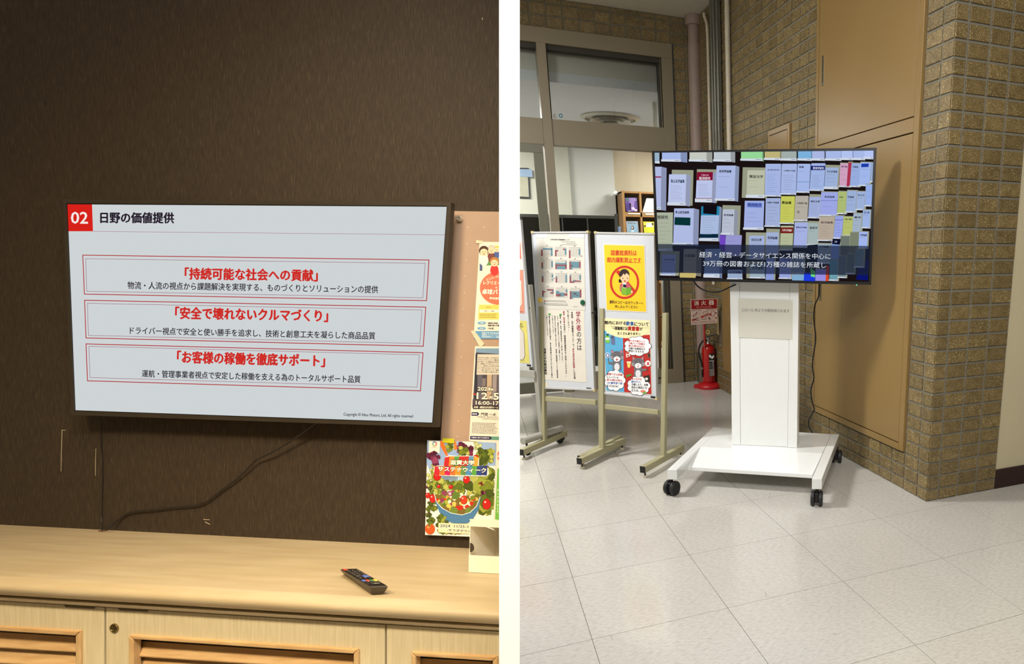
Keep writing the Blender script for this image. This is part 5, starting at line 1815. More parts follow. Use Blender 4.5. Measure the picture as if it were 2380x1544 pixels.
S.poly([(284, 530), (328, 540), (330, 604), (288, 594)], (124, 176, 50), 8); S.poly([(328, 540), (376, 530), (372, 588), (330, 604)], (104, 160, 44), 8)
S.oval(374, 572, 14, 14, SK, 7)
S.text('資料のコピーはカウンターへ', (180, 664), (482, 676), 30, (50, 36, 20), 2, .03); S.text('申し込んでください', (230, 705), (436, 711), 27, (50, 36, 20), 2, .03)
S.build('poster_print', yp, rot=R2)
cp = sheet('poster', [s7(*p) for p in [(118, 804), (546, 828), (562, 1500), (148, 1462)]], .0104, 'food and drink poster with two grey cats on the right easel', 'poster', M_paper, E2, R2, .001)
S = Print(E2, .0116, .0003, s7)
S.poly([(124, 812), (540, 834), (541, 960), (130, 890)], (246, 232, 180), 1)
S.poly([(132, 890), (300, 980), (312, 1472), (152, 1458)], (92, 172, 214), 2); S.poly([(300, 980), (541, 958), (556, 1492), (312, 1472)], (190, 40, 36), 2)
S.oval(335, 885, 212, 104, (246, 232, 180), 3, 40, 0, 180, 2)
S.poly([(124, 812), (540, 834), (541, 905), (130, 886)], (246, 232, 180), 3)
BK, BLU = (36, 34, 36), (34, 84, 160)
for t, x0, x1, y, h, c in [('館内における', 136, 326, 848, 32, BK), ('飲食', 328, 398, 856, 38, BLU), ('について', 402, 530, 862, 32, BK), ('～図書館には', 206, 342, 900, 28, BK), ('貴重書', 344, 446, 902, 38, (176, 30, 34)), ('が', 450, 474, 906, 26, BK), ('たくさんあります～', 252, 456, 945, 24, BK)]:
    S.text(t, (x0, y), (x1, y + (x1 - x0) * .03), h, c, 5, .045)


def cloud(cx, cy, rx, ry, k):
    for g, c in ((4, (30, 34, 40)), (0, (246, 246, 246))):
        for i in range(9):
            a = i * 2 * math.pi / 9
            S.oval(cx + rx * .72 * math.cos(a), cy + ry * .72 * math.sin(a), rx * .36 + g, ry * .36 + g, c, k + (0 if g else 1.0) + i * .08, 16)
        S.oval(cx, cy, rx * .85, ry * .85, c, k + (0 if g else 1.0) + .8, 24)


def clipblob():
    pass


cloud(432, 1060, 112, 82, 4); cloud(228, 1368, 88, 88, 4); cloud(442, 1415, 96, 82, 4)
for i, (t, c) in enumerate([('蓋つきの紙カップ', (190, 40, 40)), ('や紙パック容器の', (190, 40, 40)), ('飲み物はNO!。', (190, 40, 40)), ('汚損や虫害発生の', BK), ('原因となるため', BK)]):
    S.text(t, (350, 1010 + i * 23), (498 - (i == 4) * 10, 1020 + i * 23), 19, c, 7, .03, 1)
for i, (t, c) in enumerate([('密閉できる容器', (190, 40, 40)), ('に入っている', BK), ('飲み物は持込', (190, 40, 40)), ('OK!蓋気室で飲', BLU), ('むのはOK!', BK)]):
    S.text(t, (156, 1310 + i * 26), (296 - (i in (1, 4)) * 36, 1318 + i * 26), 20, c, 7, .03, 1)
for i, (t, c) in enumerate([('食べるのは', (190, 40, 40)), ('絶対ダメ！', BLU), ('汚損したり、虫害', BK), ('発生の原因とな', BK), ('るため。', BK)]):
    S.text(t, (376, 1352 + i * 26), (376 + [92, 84, 148, 140, 70][i], 1357 + i * 26), 21, c, 7, .03, 1)


def cat(x, y, s_, arm, happy):
    G, G2 = (112, 110, 114), (84, 82, 86)
    S.poly([(x - 40 * s_, y + 120 * s_), (x - 34 * s_, y + 40 * s_), (x + 34 * s_, y + 40 * s_), (x + 40 * s_, y + 122 * s_)], G, 8)
    S.oval(x, y + 95 * s_, 24 * s_, 34 * s_, (226, 226, 230), 9, 18)
    S.poly([(x + arm * 30 * s_, y + 50 * s_), (x + arm * 76 * s_, y + 52 * s_), (x + arm * 78 * s_, y + 66 * s_), (x + arm * 34 * s_, y + 76 * s_)], G, 8)
    for sg_ in (-1, 1):
        S.poly([(x + sg_ * 52 * s_, y - 66 * s_), (x + sg_ * 16 * s_, y - 36 * s_), (x + sg_ * 50 * s_, y - 14 * s_)], G, 8)
        S.poly([(x + sg_ * 47 * s_, y - 56 * s_), (x + sg_ * 26 * s_, y - 36 * s_), (x + sg_ * 46 * s_, y - 22 * s_)], (226, 130, 140), 9)
    S.oval(x, y, 58 * s_, 46 * s_, G, 9.5, 24)
    S.oval(x, y + 24 * s_, 30 * s_, 24 * s_, (240, 238, 240), 10, 18)
    for k in range(3):
        S.line((x - 12 * s_ + k * 12 * s_, y - 42 * s_), (x - 12 * s_ + k * 12 * s_, y - 20 * s_), 4, G2, 10.5)
        for sg_ in (-1, 1):
            S.line((x + sg_ * 38 * s_, y + (4 + 9 * k) * s_), (x + sg_ * 62 * s_, y + (0 + 12 * k) * s_), 3, (230, 230, 232), 10.6)
    for sg_ in (-1, 1):
        if happy: S.path([(x + sg_ * 12 * s_, y - 2), (x + sg_ * 20 * s_, y - 9), (x + sg_ * 28 * s_, y - 2)], 3.5, (30, 28, 30), 11)
        else:
            S.oval(x + sg_ * 18 * s_, y - 2, 4, 5, (30, 28, 30), 11, 10); S.line((x + sg_ * 10, y - 12), (x + sg_ * 26, y - 18), 3, (30, 28, 30), 11)
    S.oval(x, y + 14 * s_, 4, 3, (60, 40, 44), 11, 8)
    if happy: S.poly([(x - 12, y + 24), (x + 12, y + 24), (x, y + 42)], (196, 40, 50), 11)
    else: S.oval(x, y + 32, 4, 8, (190, 40, 50), 11, 10)


cat(246, 1152, 1.0, -1, True); cat(436, 1212, 1.0, 1, False)
S.line((164, 1150), (176, 1222), 5, (90, 60, 40), 7); S.oval(162, 1143, 22, 25, (236, 244, 250), 11, 20); S.ring(162, 1143, 17, 19, 7, (30, 74, 150), 12, 24)
S.line((518, 1250), (522, 1292), 5, (90, 60, 40), 7); S.oval(524, 1216, 26, 27, (246, 238, 238), 11, 20); S.line((514, 1204), (536, 1230), 8, (200, 30, 40), 12); S.line((536, 1204), (514, 1230), 8, (200, 30, 40), 12)
S.poly([(142, 968), (178, 970), (182, 1032), (146, 1030)], (130, 196, 70), 7); S.rect(152, 948, 170, 970, (30, 90, 60), 7); S.rect(143, 985, 180, 1004, (236, 240, 230), 8); S.rect(155, 934, 168, 948, (240, 240, 240), 7)
S.poly([(192, 985), (226, 988), (228, 1046), (196, 1044)], (104, 114, 150), 7); S.oval(206, 978, 16, 14, (80, 90, 120), 7)
S.poly([(336, 1204), (370, 1206), (364, 1254), (342, 1252)], (240, 206, 110), 7); S.rect(334, 1198, 372, 1208, (246, 240, 226), 8)
S.poly([(326, 1116), (358, 1108), (364, 1150), (330, 1164)], (236, 226, 214), 7); S.oval(342, 1122, 16, 8, (190, 60, 40), 8); S.oval(346, 1146, 8, 8, (190, 50, 50), 8)
S.poly([(326, 1320), (372, 1308), (380, 1322), (332, 1342)], (80, 140, 60), 7)
S.poly([(490, 1330), (536, 1318), (544, 1380), (500, 1384)], (36, 32, 34), 7); S.oval(512, 1354, 13, 13, (226, 222, 210), 8); S.poly([(520, 1126), (543, 1120), (543, 1168), (522, 1164)], (120, 90, 60), 7); S.poly([(528, 1124), (543, 1130), (540, 1160), (528, 1156)], (44, 36, 34), 8)
S.oval(480, 1466, 24, 12, (226, 130, 110), 8); S.oval(494, 1478, 18, 10, (120, 170, 70), 8.5)
S.build('poster_print', cp, rot=R2)
MB().slab(E2, [s7(*p) for p in [(548, 1508), (590, 1512), (590, 1530), (548, 1524)]], .0165, .0150).build('maker_plate', M_blackp, bd2, R2)

# ------------------------------------------------------------------ wheeled board stand at far left
t0, t1 = floor_at(1215, 1026, .10), floor_at(1306, 996, .10)
dd = (t1 - t0).normalized()
ww = V((dd.y, -dd.x, 0)) * -1
if ww.x > 0: ww = -ww       # board runs left from here
R0 = Matrix((-ww, dd, UP)).transposed()
pc_ = (t0 + t1) / 2
pc_.z = 0
es = thing('display_stand', pc_, 'grey wheeled display stand at the far left holding pink and yellow posters', 'display stand', rot=R0)
M_gt = pm('light_grey_tube', (166, 164, 154), rough=.4, var=.02)
for off in (0, .62):
    o_ = ww * off
    bt = MB().tube([t0 + o_, t1 + o_], .0235, 18).build('base_tube', M_gt, es, R0, smooth=True)
    for p in (t0, t1):
        q = V((p.x, p.y, 0)) + o_ + dd * (.03 if p is t0 else -.03)
        MB().lathe(q + UP * .028 - ww * .012, ww, [(.027, 0), (.028, .004), (.028, .018), (.024, .022)], 18).build('wheel', M_blackp, bt, R0, smooth=True)
        MB().tube([q + UP * .05, q + UP * .085], .007, 8).build('wheel_stem', M_blackp, bt, R0)
W0 = Surf(pc_ , dd)
hp = W0.at(1226, 662).z
MB().box(pc_ - ww * -.002 - dd * .016 + UP * .12 - ww * .018, ww * .036, dd * .032, UP * (hp - .12)).build('post', M_gt, es, R0, bevel=.002)
MB().box(pc_ + ww * .60 - dd * .016 + UP * .12, ww * .036, dd * .032, UP * (hp - .12)).build('post', M_gt, es, R0, bevel=.002)
zt_ = W0.at(1211, 505).z
MB().box(pc_ + ww * .016 - dd * .008 + UP * hp * .0 + UP * .50, ww * .016, dd * .016, UP * (zt_ - .5)).build('inner_pole', M_gm, es, R0)
MB().box(pc_ + ww * .590 - dd * .008 + UP * .50, ww * .016, dd * .016, UP * (zt_ - .5)).build('inner_pole', M_gm, es, R0)
WF = Surf(pc_ - dd * .03, dd)
c12 = crop(1208, 500, 3.674)
rgt0, rgt1 = WF.at(*c12(6, 40)), WF.at(*c12(108, 1300))
lft0, lft1 = rgt0 + ww * .57, rgt1 + ww * .60
A = [rgt0, lft0, lft1, rgt1]
b0_ = MB().hexa(A, [p + dd * .016 for p in A]).build('board', M_wbd, es, R0)
MB().box(rgt1 - UP * .075 + ww * -.012, ww * .60, dd * .02, UP * .05).build('lower_rail', M_gt, es, R0, bevel=.002)
PQ = Surf(WF.p, WF.n)
for nm, y0, y1, xr0, xr1, mat, lab in (('pink', 230, 840, 22, 42, pm('salmon_poster', (224, 150, 126), rough=.5), 'salmon pink poster, upper one on the wheeled stand at the left edge'),
                                        ('yellow', 905, 1268, 58, 84, pm('pale_yellow_poster', (226, 214, 118), rough=.5), 'pale yellow poster, lower one on the wheeled stand at the left edge')):
    a, b_ = PQ.at(*c12(xr0, y0), .001), PQ.at(*c12(xr1, y1), .001)
    A = [a, a + ww * .40, b_ + ww * .42, b_]
    o = MB().hexa(A, [p + dd * .0008 for p in A]).build('poster', mat, rot=R0)
    tag(o, lab, 'poster')
    S = Print(PQ, .0018, .0004, c12)
    if nm == 'pink':
        S.poly([(-80, 232), (18, 232), (32, 470), (-76, 470)], (238, 226, 216), 1)
        S.poly([(-80, 240), (6, 240), (14, 376), (-76, 376)], (222, 120, 100), 2)
        S.poly([(-80, 560), (14, 560), (20, 760), (0, 790), (-76, 790)], (232, 214, 200), 1)
        S.line((-20, 826), (24, 826), 3, (150, 60, 50), 1)
    else:
        S.poly([(-80, 975), (10, 970), (34, 1010), (44, 1200), (30, 1235), (-80, 1240)], (222, 214, 206), 1)
        S.path([(-40, 970), (10, 970), (34, 1010), (44, 1200), (30, 1235), (-40, 1240)], 2, (60, 56, 50), 2)
        S.path([(4, 955), (4, 935), (10, 922), (18, 935), (20, 955)], 3, (50, 46, 40), 2)
        S.line((-4, 956), (34, 958), 2, (50, 46, 40), 2)
        S.scribble(-30, 1130, 4, 1180, 3, (50, 46, 40), 2, 4); S.scribble(8, 1244, 58, 1250, 1, (80, 74, 60), 2, 2)
    S.build('poster_print', o, rot=R0)
a = PQ.at(*c12(96, 1276), .001)
b_ = PQ.at(*c12(60, 1292), .001)
MB().slab(PQ, [c12(*p) for p in [(60, 1276), (95, 1279), (96, 1293), (61, 1290)]], .0015, 0).build('maker_plate', M_blackp, es, R0)
MB().lathe(W0.at(1231, 716) - dd * .005, -ww, [(.006, -.01), (.012, .01), (.012, .02), (.008, .024)], 12).build('clamp_knob', M_blackp, es, R0, smooth=True)

# ------------------------------------------------------------------ television stand
M_wh = pm('white_gloss_enamel', (240, 242, 240), rough=.12, var=.006, coat=.3)
M_wh2 = pm('white_satin_enamel', (240, 242, 240), rough=.35, var=.006)
ZT = .16
ST0 = Surf((0, 0, ZT), UP)
fl_, fr_, br_, bl_ = [ST0.at(*p) for p in [(1551, 1091.7), (1910.4, 1113.3), (1950.6, 1010.3), (1657.6, 993)]]
wv = (fr_ - fl_).normalized()
dv = V((-wv.y, wv.x, 0))
RS = Matrix((wv, dv, UP)).transposed()
cen = (fl_ + fr_ + br_ + bl_) / 4
st = thing('television_stand', (cen.x, cen.y, 0), 'white wheeled steel stand carrying the library television', 'stand', rot=RS)
for q in ([(1551, 1091.7), (1573, 1092), (1674.6, 994.5), (1657.6, 993)], [(1887.2, 1113.3), (1910.4, 1113.3), (1950.6, 1010.3), (1931.7, 1009.5)]):
    MB().slab(ST0, q, 0, -.058).build('side_rail', M_wh, st, RS, bevel=.002)
MB().slab(ST0, [(1674.6, 994.5), (1931.7, 1009.5), (1911.5, 1054.4), (1628.2, 1039)], -.001, -.028).build('rear_shelf', M_wh, st, RS)
il0, il1 = ST0.at(1573, 1092), ST0.at(1674.6, 994.5)
SV = Surf(il0, (il1 - il0).cross(UP))
zl = SV.at(1598.3, 1085.3).z
SLw = Surf((0, 0, zl), UP)
k0, k1 = ST0.at(1628.2, 1039, -.001), ST0.at(1911.5, 1054.4, -.001)
r0, r1 = SLw.at(1598.3, 1085.3), SLw.at(1888.2, 1103.7)
MB().hexa([k0, k1, r1, r0], [p - UP * .022 for p in (k0, k1, r1, r0)]).build('front_shelf', M_wh, st, RS, bevel=.0015)
# column
cl_, cr_ = ST0.at(1701, 1034), ST0.at(1852.3, 1041.5)
cw_ = (cr_ - cl_).normalized()
cd_ = V((-cw_.y, cw_.x, 0))
SC = Surf(cl_, cd_)
RC = Matrix((cw_, cd_, UP)).transposed()


def colx(x0, x1, y):      # the leaning image of an upright
    return x0 + (x1 - x0) * (y - 659) / (1034 - 659)


MB().box(cl_ + cd_ * .008 + cw_ * .003 - UP * .028, (cr_ - cl_) - cw_ * .006, cd_ * .10, UP * 1.26).build('column_core', M_wh2, st, RC)
yt = 470
MB().slab(SC, [(colx(1698, 1701, yt), yt), (colx(1718.4, 1720.6, yt), yt), (1720.6, 1034.6), (1701, 1033.6)], 0, -.012).build('column_stile', M_wh2, st, RC, bevel=.001)
MB().slab(SC, [(colx(1836.3, 1831, yt), yt), (colx(1856.6, 1852.3, yt), yt), (1852.3, 1041.4), (1831, 1040.2)], 0, -.012).build('column_stile', M_wh2, st, RC, bevel=.001)
MB().slab(SC, [(colx(1719.3, 1721.5, yt), yt), (colx(1835.5, 1830.2, yt), yt), (1830.2, 1038.7), (1721.5, 1033.4)], -.0012, -.012).build('column_panel', M_wh2, st, RC, bevel=.0008)
# joint line across the panel just below the television
MB().slab(SC, [(1720, 1033.6), (1831, 1039.6), (1831, 1040.6), (1720, 1034.8)], 0, -.012).build('column_sill', M_wh2, st, RC)
MB().box(cl_ + cd_ * .11 + cw_ * .05 - UP * .0, cw_ * .30, cd_ * .02, UP * .40).build('rear_cover', pm('dark_rear_cover', (52, 48, 44), rough=.6), st, RC)
ST = Surf(cl_ - cd_ * .10, cd_)
MB().slab(ST, [(1690, 440), (1870, 438), (1866, 600), (1694, 598)], -.05, -.105).build('mount_plate', M_blk, st, RC)


def caster(px, py, ax, parent, r_=.041):
    g = floor_at(px, py)
    ax = V(ax).normalized()
    c = g + UP * r_
    o = MB().tube([c + UP * (r_ * .5), g + UP * .104], .010, 10).box(c - ax * .010 - UP * .02 - ax.cross(UP) * .022, ax * .020, ax.cross(UP) * .044, UP * .052).build('caster', M_blackp, parent, RS, bevel=.002)
    for s_ in (-1, 1):
        MB().lathe(c + ax * s_ * .012, ax * s_, [(r_ * .9, -.001), (r_, .003), (r_, .014), (r_ * .93, .019), (r_ * .6, .0195), (r_ * .58, .017), (r_ * .3, .017), (r_ * .28, .019)], 28).build('wheel', pm('dark_rubber_wheel', (30, 31, 32), rough=.55), o, RS, smooth=True)


caster(1562, 1150, CR * .82 - V((0, .62, 0)), st)
caster(1898, 1175, CR * .9 - V((0, .12, 0)), st)
caster(1944, 1075, wv, st)
gb = bl_ + wv * .06 - dv * .06
e_ = V((gb.x, gb.y, 0)); d_ = e_ - EYE
caster(CX + FPX * d_.dot(CR) / d_.dot(CF), CY - FPX * d_.dot(CU) / d_.dot(CF), wv, st)
# paper on the column
s9 = crop(1640, 640, 3.675)
pn = sheet('paper_notice', [s9(*p) for p in [(277, 198), (745, 212), (740, 550), (280, 530)]], .0004, 'grey-white paper with one printed line taped on the white column', 'notice', pm('grey_white_paper', (214, 212, 200), rough=.6, var=.01), SC, RC, .0008)
S = Print(SC, .0014, .0003, s9)
S.text('１ロール 約２５分間放映されます', (310, 296), (716, 306), 28, (60, 58, 54), 1, -.004)
S.build('lettering', pn, rot=RC)
for q in ([(722, 210), (748, 212), (742, 236)], [(281, 508), (296, 532), (279, 531)]):
    MB().slab(SC, [s9(*p) for p in q], .0018, .0013).build('tape', pm('matt_tape', (228, 226, 214), rough=.4), pn, RC)

# ------------------------------------------------------------------ television on the stand
tv2 = thing('television', ST.at(1775, 660, -.03), 'wide television on the white stand showing shelves of Japanese journals', 'television', rot=RC)
M_bz2 = pm('black_satin_bezel', (20, 20, 22), rough=.4)
o2 = [(1515, 351), (2037.3, 343.4), (2024.4, 662.4), (1526.5, 652)]
i2 = [(1520.7, 354.9), (2030.6, 350), (2019.6, 655.6), (1532.4, 646)]
MB().slab(ST, [(1520, 354), (2033, 347), (2021, 658), (1531, 649)], -.006, -.05).build('housing', M_blk, tv2, RC)
mb = MB()
for i in range(4):
    j = (i + 1) % 4
    mb.slab(ST, [o2[i], o2[j], i2[j], i2[i]], 0, -.03)
mb.build('bezel', M_bz2, tv2, RC)
MB().slab(ST, [(1519, 353), (2032, 348.5), (2021, 657), (1531, 647.5)], -.003, -.005).build('screen', emat('dark_lit_screen', (26, 18, 18)), tv2, RC)
MB().lathe(ST.at(1991, 662.6, -.002), ST.n, [(.004, 0), (.004, .004), (.001, .005)], 10).build('power_light', emat('green_light', (110, 230, 170), 1.0), tv2, RC)
L4, L5 = crop(1500, 330, 4.543), crop(1760, 330, 4.541)
S = Print(ST, -.003, .0001)
WB, BL2, CRM, GRN, PNK = (186, 196, 232), (166, 184, 230), (178, 184, 158), (148, 214, 150), (206, 160, 190)


def xf(f, pts):
    return [f(*p) for p in pts]


kk = [1.0]


def inscr(x, y):
    """keep a point of the picture inside the lit area"""
    u = min(max((y - 355) / 291.0, 0), 1)
    xl = 1521 + 11.5 * u
    xr = 2030.3 - 11 * u
    x = min(max(x, xl), xr)
    t = (x - 1521) / 509.0
    return x, min(max(y, 355.2 - 5 * t), 645.8 + 9.6 * t)


def book(f, x0, y0, x1, y1, col, title='', tcol=(40, 44, 60), side=0, sh=0, back=None, bands=(), lines=5, ty=.14, th=.075, lean=-8, drop=14, tx=(.1, .9)):
    """a journal cover; side: width of the page block at its right; back: the holder behind it"""
    kk[0] += 1
    k = kk[0] * .35
    h = y1 - y0
    dm = lambda c, m: tuple(int(v * m) for v in c)
    P = lambda pts: [inscr(*q) for q in xf(f, pts)]
    if back is None and f is L5 and not side:
        back = (0, 10, 16)
    if f is L5 and 100 < y0:
        y0 -= 5; y1 += 5; h += 10
    if back:
        S.poly(P([(x0 + back[0], y0 - back[1]), (x1 + back[2], y0 - back[1] + 4), (x1 + back[2] + lean, y1 + drop), (x0 + back[0] + lean, y1 + drop - 4)]), (150, 154, 132), k)
    if side:
        S.poly(P([(x1, y0 + sh * .2), (x1 + side, y0 + 14), (x1 + side + lean, y1 + drop + 8), (x1 + lean, y1 + drop)]), dm(col, .80), k + .1)
        for j in range(1, 4):
            xx = x1 + side * j / 4
            S.line(inscr(*f(xx, y0 + 14)), inscr(*f(xx + lean, y1 + drop)), .35, dm(col, .66), k + .14)
    S.poly(P([(x0, y0), (x1, y0), (x1 + lean, y1), (x0 + lean, y1)]), col, k + .2)
    S.poly(P([(x0 + lean - 8, y1 - 2), (x1 + lean + 2, y1 - 2), (x1 + lean + 2, y1 + drop), (x0 + lean - 8, y1 + drop - 4)]), (206, 214, 226), k + .22)
    for a, b_, c in bands:
        S.poly(P([(x0 + lean * a, y0 + h * a), (x1 + lean * a, y0 + h * a), (x1 + lean * b_, y0 + h * b_), (x0 + lean * b_, y0 + h * b_)]), c, k + .24)
    wd = x1 - x0
    if title and y0 + h * ty > 0:
        p, q = f(x0 + wd * tx[0], y0 + h * ty), f(x0 + wd * tx[1], y0 + h * ty + 2)
        if inscr(*q) == q and inscr(*p) == p:
            S.text(title, p, q, h * th / 4.54, tcol, k + .28, .03, 1)
    yy0 = y0 + h * (ty + .16)
    for j in range(lines):
        yy = yy0 + (y1 - 20 - yy0) * j / max(lines, 1)
        e_ = x0 + wd * (.55 + .35 * rnd())
        p, q = f(x0 + wd * .12 + lean * .5, yy), f(e_ + lean * .5, yy + 1)
        if inscr(*q) == q and inscr(*p) == p:
            S.line(p, q, .5, dm(col, .72), k + .27)
    p = f(x1 - wd * .32 + lean, y1 + drop * .4)
    q = f(x1 - wd * .06 + lean, y1 + drop * .4 + 1)
    if wd > 60 and inscr(*q) == q and inscr(*p) == p:
        S.line(p, q, .9, (70, 84, 120), k + .28)


# top row
for f, x0, x1, y1, c, sd_ in [(L4, 97, 148, 205, (150, 176, 196), 0), (L4, 175, 372, 186, BL2, 70), (L4, 466, 645, 186, (196, 200, 190), 62), (L4, 722, 900, 186, (190, 198, 206), 48), (L4, 1010, 1235, 178, GRN, 14),
                              (L5, 78, 240, 170, (188, 178, 120), 10), (L5, 252, 412, 176, (160, 172, 168), 6), (L5, 430, 570, 176, (122, 176, 220), 6), (L5, 578, 706, 176, (170, 182, 226), 8), (L5, 722, 884, 176, BL2, 4), (L5, 888, 1006, 170, (178, 194, 240), 4), (L5, 1012, 1134, 170, BL2, 4), (L5, 1130, 1226, 160, (180, 196, 244), 0)]:
    book(f, x0, 60 if f is L5 else 80, x1, y1, c, '', side=sd_, lines=0, lean=0, drop=24)
# second row
book(L4, 60, 262, 168, 690, (176, 186, 224), '', side=56, lines=0, bands=[(.24, .27, (150, 30, 70))], lean=-6, drop=30)
book(L4, 250, 342, 432, 640, WB, '青山法学論集', side=48, back=(30, 48, 76), ty=.24, th=.12, tcol=(24, 60, 80), lean=-10, drop=34, lines=9)
book(L4, 545, 318, 714, 600, WB, '', side=46, back=(0, 30, 56), bands=[(0, .31, (130, 16, 50)), (.98, 1, (130, 16, 50))], lean=-14, drop=40, lines=8, ty=.3)
S.text('千葉大学', L4(588, 350), L4(668, 352), 3.6, (226, 200, 210), 9, .02, 1)
S.text('経済研究', L4(568, 384), L4(686, 386), 7.4, (236, 224, 232), 9, .02, 1)
book(L4, 752, 250, 952, 600, (170, 184, 226), '經濟學論纂', side=40, ty=.17, th=.08, lean=-12, drop=24, lines=2, tx=(.14, .78))
book(L4, 1078, 300, 1262, 560, (186, 190, 166), '獨協法学', side=0, back=(-50, 32, 30), ty=.25, th=.12, lean=-10, drop=34, lines=2, tcol=(40, 44, 44))
book(L5, 88, 236, 250, 560, (164, 180, 226), '法学研究', side=12, ty=.19, th=.05, lines=9)
book(L5, 262, 236, 418, 540, (166, 182, 226), '九州国際大学論集', side=6, ty=.23, th=.05, lines=9, lean=-12)
book(L5, 428, 236, 560, 520, (164, 182, 230), '論叢', side=6, ty=.11, th=.07, lines=1, lean=-14, bands=[(.64, .66, (100, 140, 190))], tx=(.1, .48))
book(L5, 572, 230, 718, 500, (160, 180, 226), '', side=4, bands=[(.10, .26, (20, 30, 110))], lean=-18, lines=8, ty=.3)
S.text('教育学研究', L5(588, 276), L5(704, 278), 6, (214, 222, 244), 30, .02, 1)
book(L5, 722, 276, 858, 470, (156, 176, 216), '北大法学論集', side=0, back=(0, 30, 16), ty=.2, th=.11, lines=3, lean=-14, drop=26)
book(L5, 876, 232, 962, 460, PNK, '学林', lean=-10, ty=.14, th=.09, lines=3, tx=(.1, .9))
book(L5, 962, 222, 996, 468, (170, 50, 80), '', lean=-20, lines=0, drop=8)
book(L5, 998, 232, 1094, 460, (150, 172, 220), '学論集', lean=-20, ty=.15, th=.08, lines=2, tx=(.1, .7))
book(L5, 1090, 222, 1200, 450, (160, 182, 234), '', lean=-14, lines=2)
S.poly(xf(L5, [(1098, 230), (1176, 228), (1176, 264), (1098, 268)]), (30, 60, 170), 30)
book(L5, 1202, 224, 1224, 410, (150, 170, 210), '', lean=-6, lines=0)
# third row
book(L4, 118, 745, 292, 1130, (170, 178, 158), '営研究', side=0, ty=.13, th=.10, lean=-6, drop=26, lines=6, tx=(.05, .7), tcol=(40, 44, 36))
book(L4, 304, 702, 512, 1070, (174, 186, 226), '青山経営論集', side=56, ty=.11, th=.075, lean=-10, drop=24, lines=0, tx=(.06, .76))
S.poly(xf(L4, [(310, 795), (476, 800), (474, 884), (306, 876)]), (8, 50, 52), 40)
book(L4, 592, 680, 784, 1020, (168, 186, 220), '', side=24, bands=[(0, .28, (36, 130, 170)), (.86, .98, (10, 40, 60))], lean=-18, drop=30, lines=8, ty=.2)
S.poly(xf(L4, [(612, 664), (756, 670), (752, 768), (610, 756)]), (16, 14, 20), 41)
book(L4, 816, 712, 942, 962, (180, 188, 206), '經濟論叢', side=40, back=(0, 44, 66), ty=.24, th=.09, lean=-12, drop=22, lines=3)
book(L4, 1050, 622, 1256, 905, (160, 174, 224), '', side=0, lean=-10, drop=26, lines=3, ty=.3)
S.poly(xf(L4, [(1072, 640), (1232, 644), (1230, 696), (1072, 690)]), (110, 130, 206), 43)
S.text('関西経済', L4(1084, 664), L4(1226, 668), 7.4, (24, 40, 120), 44, .02, 1)
book(L5, 90, 598, 244, 880, (160, 174, 214), '成蹊大学論集', side=6, ty=.16, th=.07, lines=5)
book(L5, 252, 578, 396, 850, (196, 200, 92), '費論叢', side=6, ty=.24, th=.11, lines=6, lean=-12, tcol=(40, 40, 24), tx=(.05, .75))
book(L5, 404, 574, 540, 820, (178, 172, 160), '大阪經大論', side=6, ty=.3, th=.08, lines=1, lean=-14, tcol=(50, 44, 44))
S.text('應', L5(418, 740), L5(448, 741), 6.5, (60, 54, 54), 46, .0, 1)
book(L5, 552, 586, 672, 790, (160, 174, 216), '專修法學', side=0, back=(0, 30, 6), ty=.22, th=.10, lines=5, lean=-14)
book(L5, 676, 536, 852, 765, (156, 166, 226), '経営論集', ty=.20, th=.09, lines=2, lean=-14, bands=[(.36, .375, (50, 60, 140))], tx=(.2, .8))
book(L5, 858, 530, 944, 746, (170, 186, 116), '山林', ty=.25, th=.09, lines=1, lean=-12, tx=(.1, .55))
book(L5, 950, 520, 1050, 730, (154, 174, 214), '学論集', ty=.30, th=.10, lines=2, lean=-14, tx=(.05, .7))
book(L5, 1054, 530, 1140, 704, (156, 176, 216), '明法学', ty=.2, th=.09, lines=1, lean=-10)
book(L5, 1146, 455, 1214, 664, (150, 174, 230), '', lean=-8, lines=2)
# fourth row
book(L4, 786, 985, 846, 1180, (110, 70, 190), '', lean=-6, lines=0, drop=6)
book(L4, 850, 985, 1020, 1200, (150, 150, 206), '', lean=-14, lines=1, drop=10)
book(L4, 1098, 990, 1258, 1230, (162, 176, 214), '同志社法學', back=(-36, 36, 30), ty=.18, th=.12, lines=2, lean=-6, tx=(.14, .8))
book(L5, 96, 960, 226, 1180, (160, 176, 214), '思想論叢', back=(0, 40, 14), ty=.25, th=.13, lines=2, lean=-6)
book(L5, 250, 890, 382, 1130, (176, 184, 150), '', side=4, bands=[(.07, .32, (120, 36, 30))], lean=-12, lines=3, ty=.36)
S.text('九州大学論集', L5(262, 930), L5(364, 934), 5.4, (226, 210, 200), 55, .02, 1)
book(L5, 396, 856, 536, 1100, (164, 176, 226), '國學院法学論集', ty=.2, th=.07, lines=1, lean=-14)
book(L5, 540, 862, 648, 1076, (162, 178, 178), '道商学', ty=.22, th=.12, lines=1, lean=-10, back=(0, 24, 6))
book(L5, 656, 796, 816, 1030, (180, 166, 150), '経済論集', ty=.24, th=.09, lines=5, lean=-16, tcol=(60, 50, 50))
book(L5, 826, 786, 910, 1006, (150, 162, 226), '', ty=.2, lines=4, lean=-20, bands=[(.18, .2, (40, 40, 130))])
book(L5, 912, 796, 1010, 980, (180, 190, 110), '商學', ty=.13, th=.08, lines=2, lean=-10)
book(L5, 1016, 760, 1106, 950, (160, 176, 196), '書斎', ty=.2, th=.1, lines=2, lean=-14)
book(L5, 1116, 724, 1196, 896, (156, 178, 226), '社会', ty=.14, th=.12, lines=1, lean=-8)
book(L5, 880, 1000, 976, 1210, (110, 118, 110), '', lean=-8, lines=0)
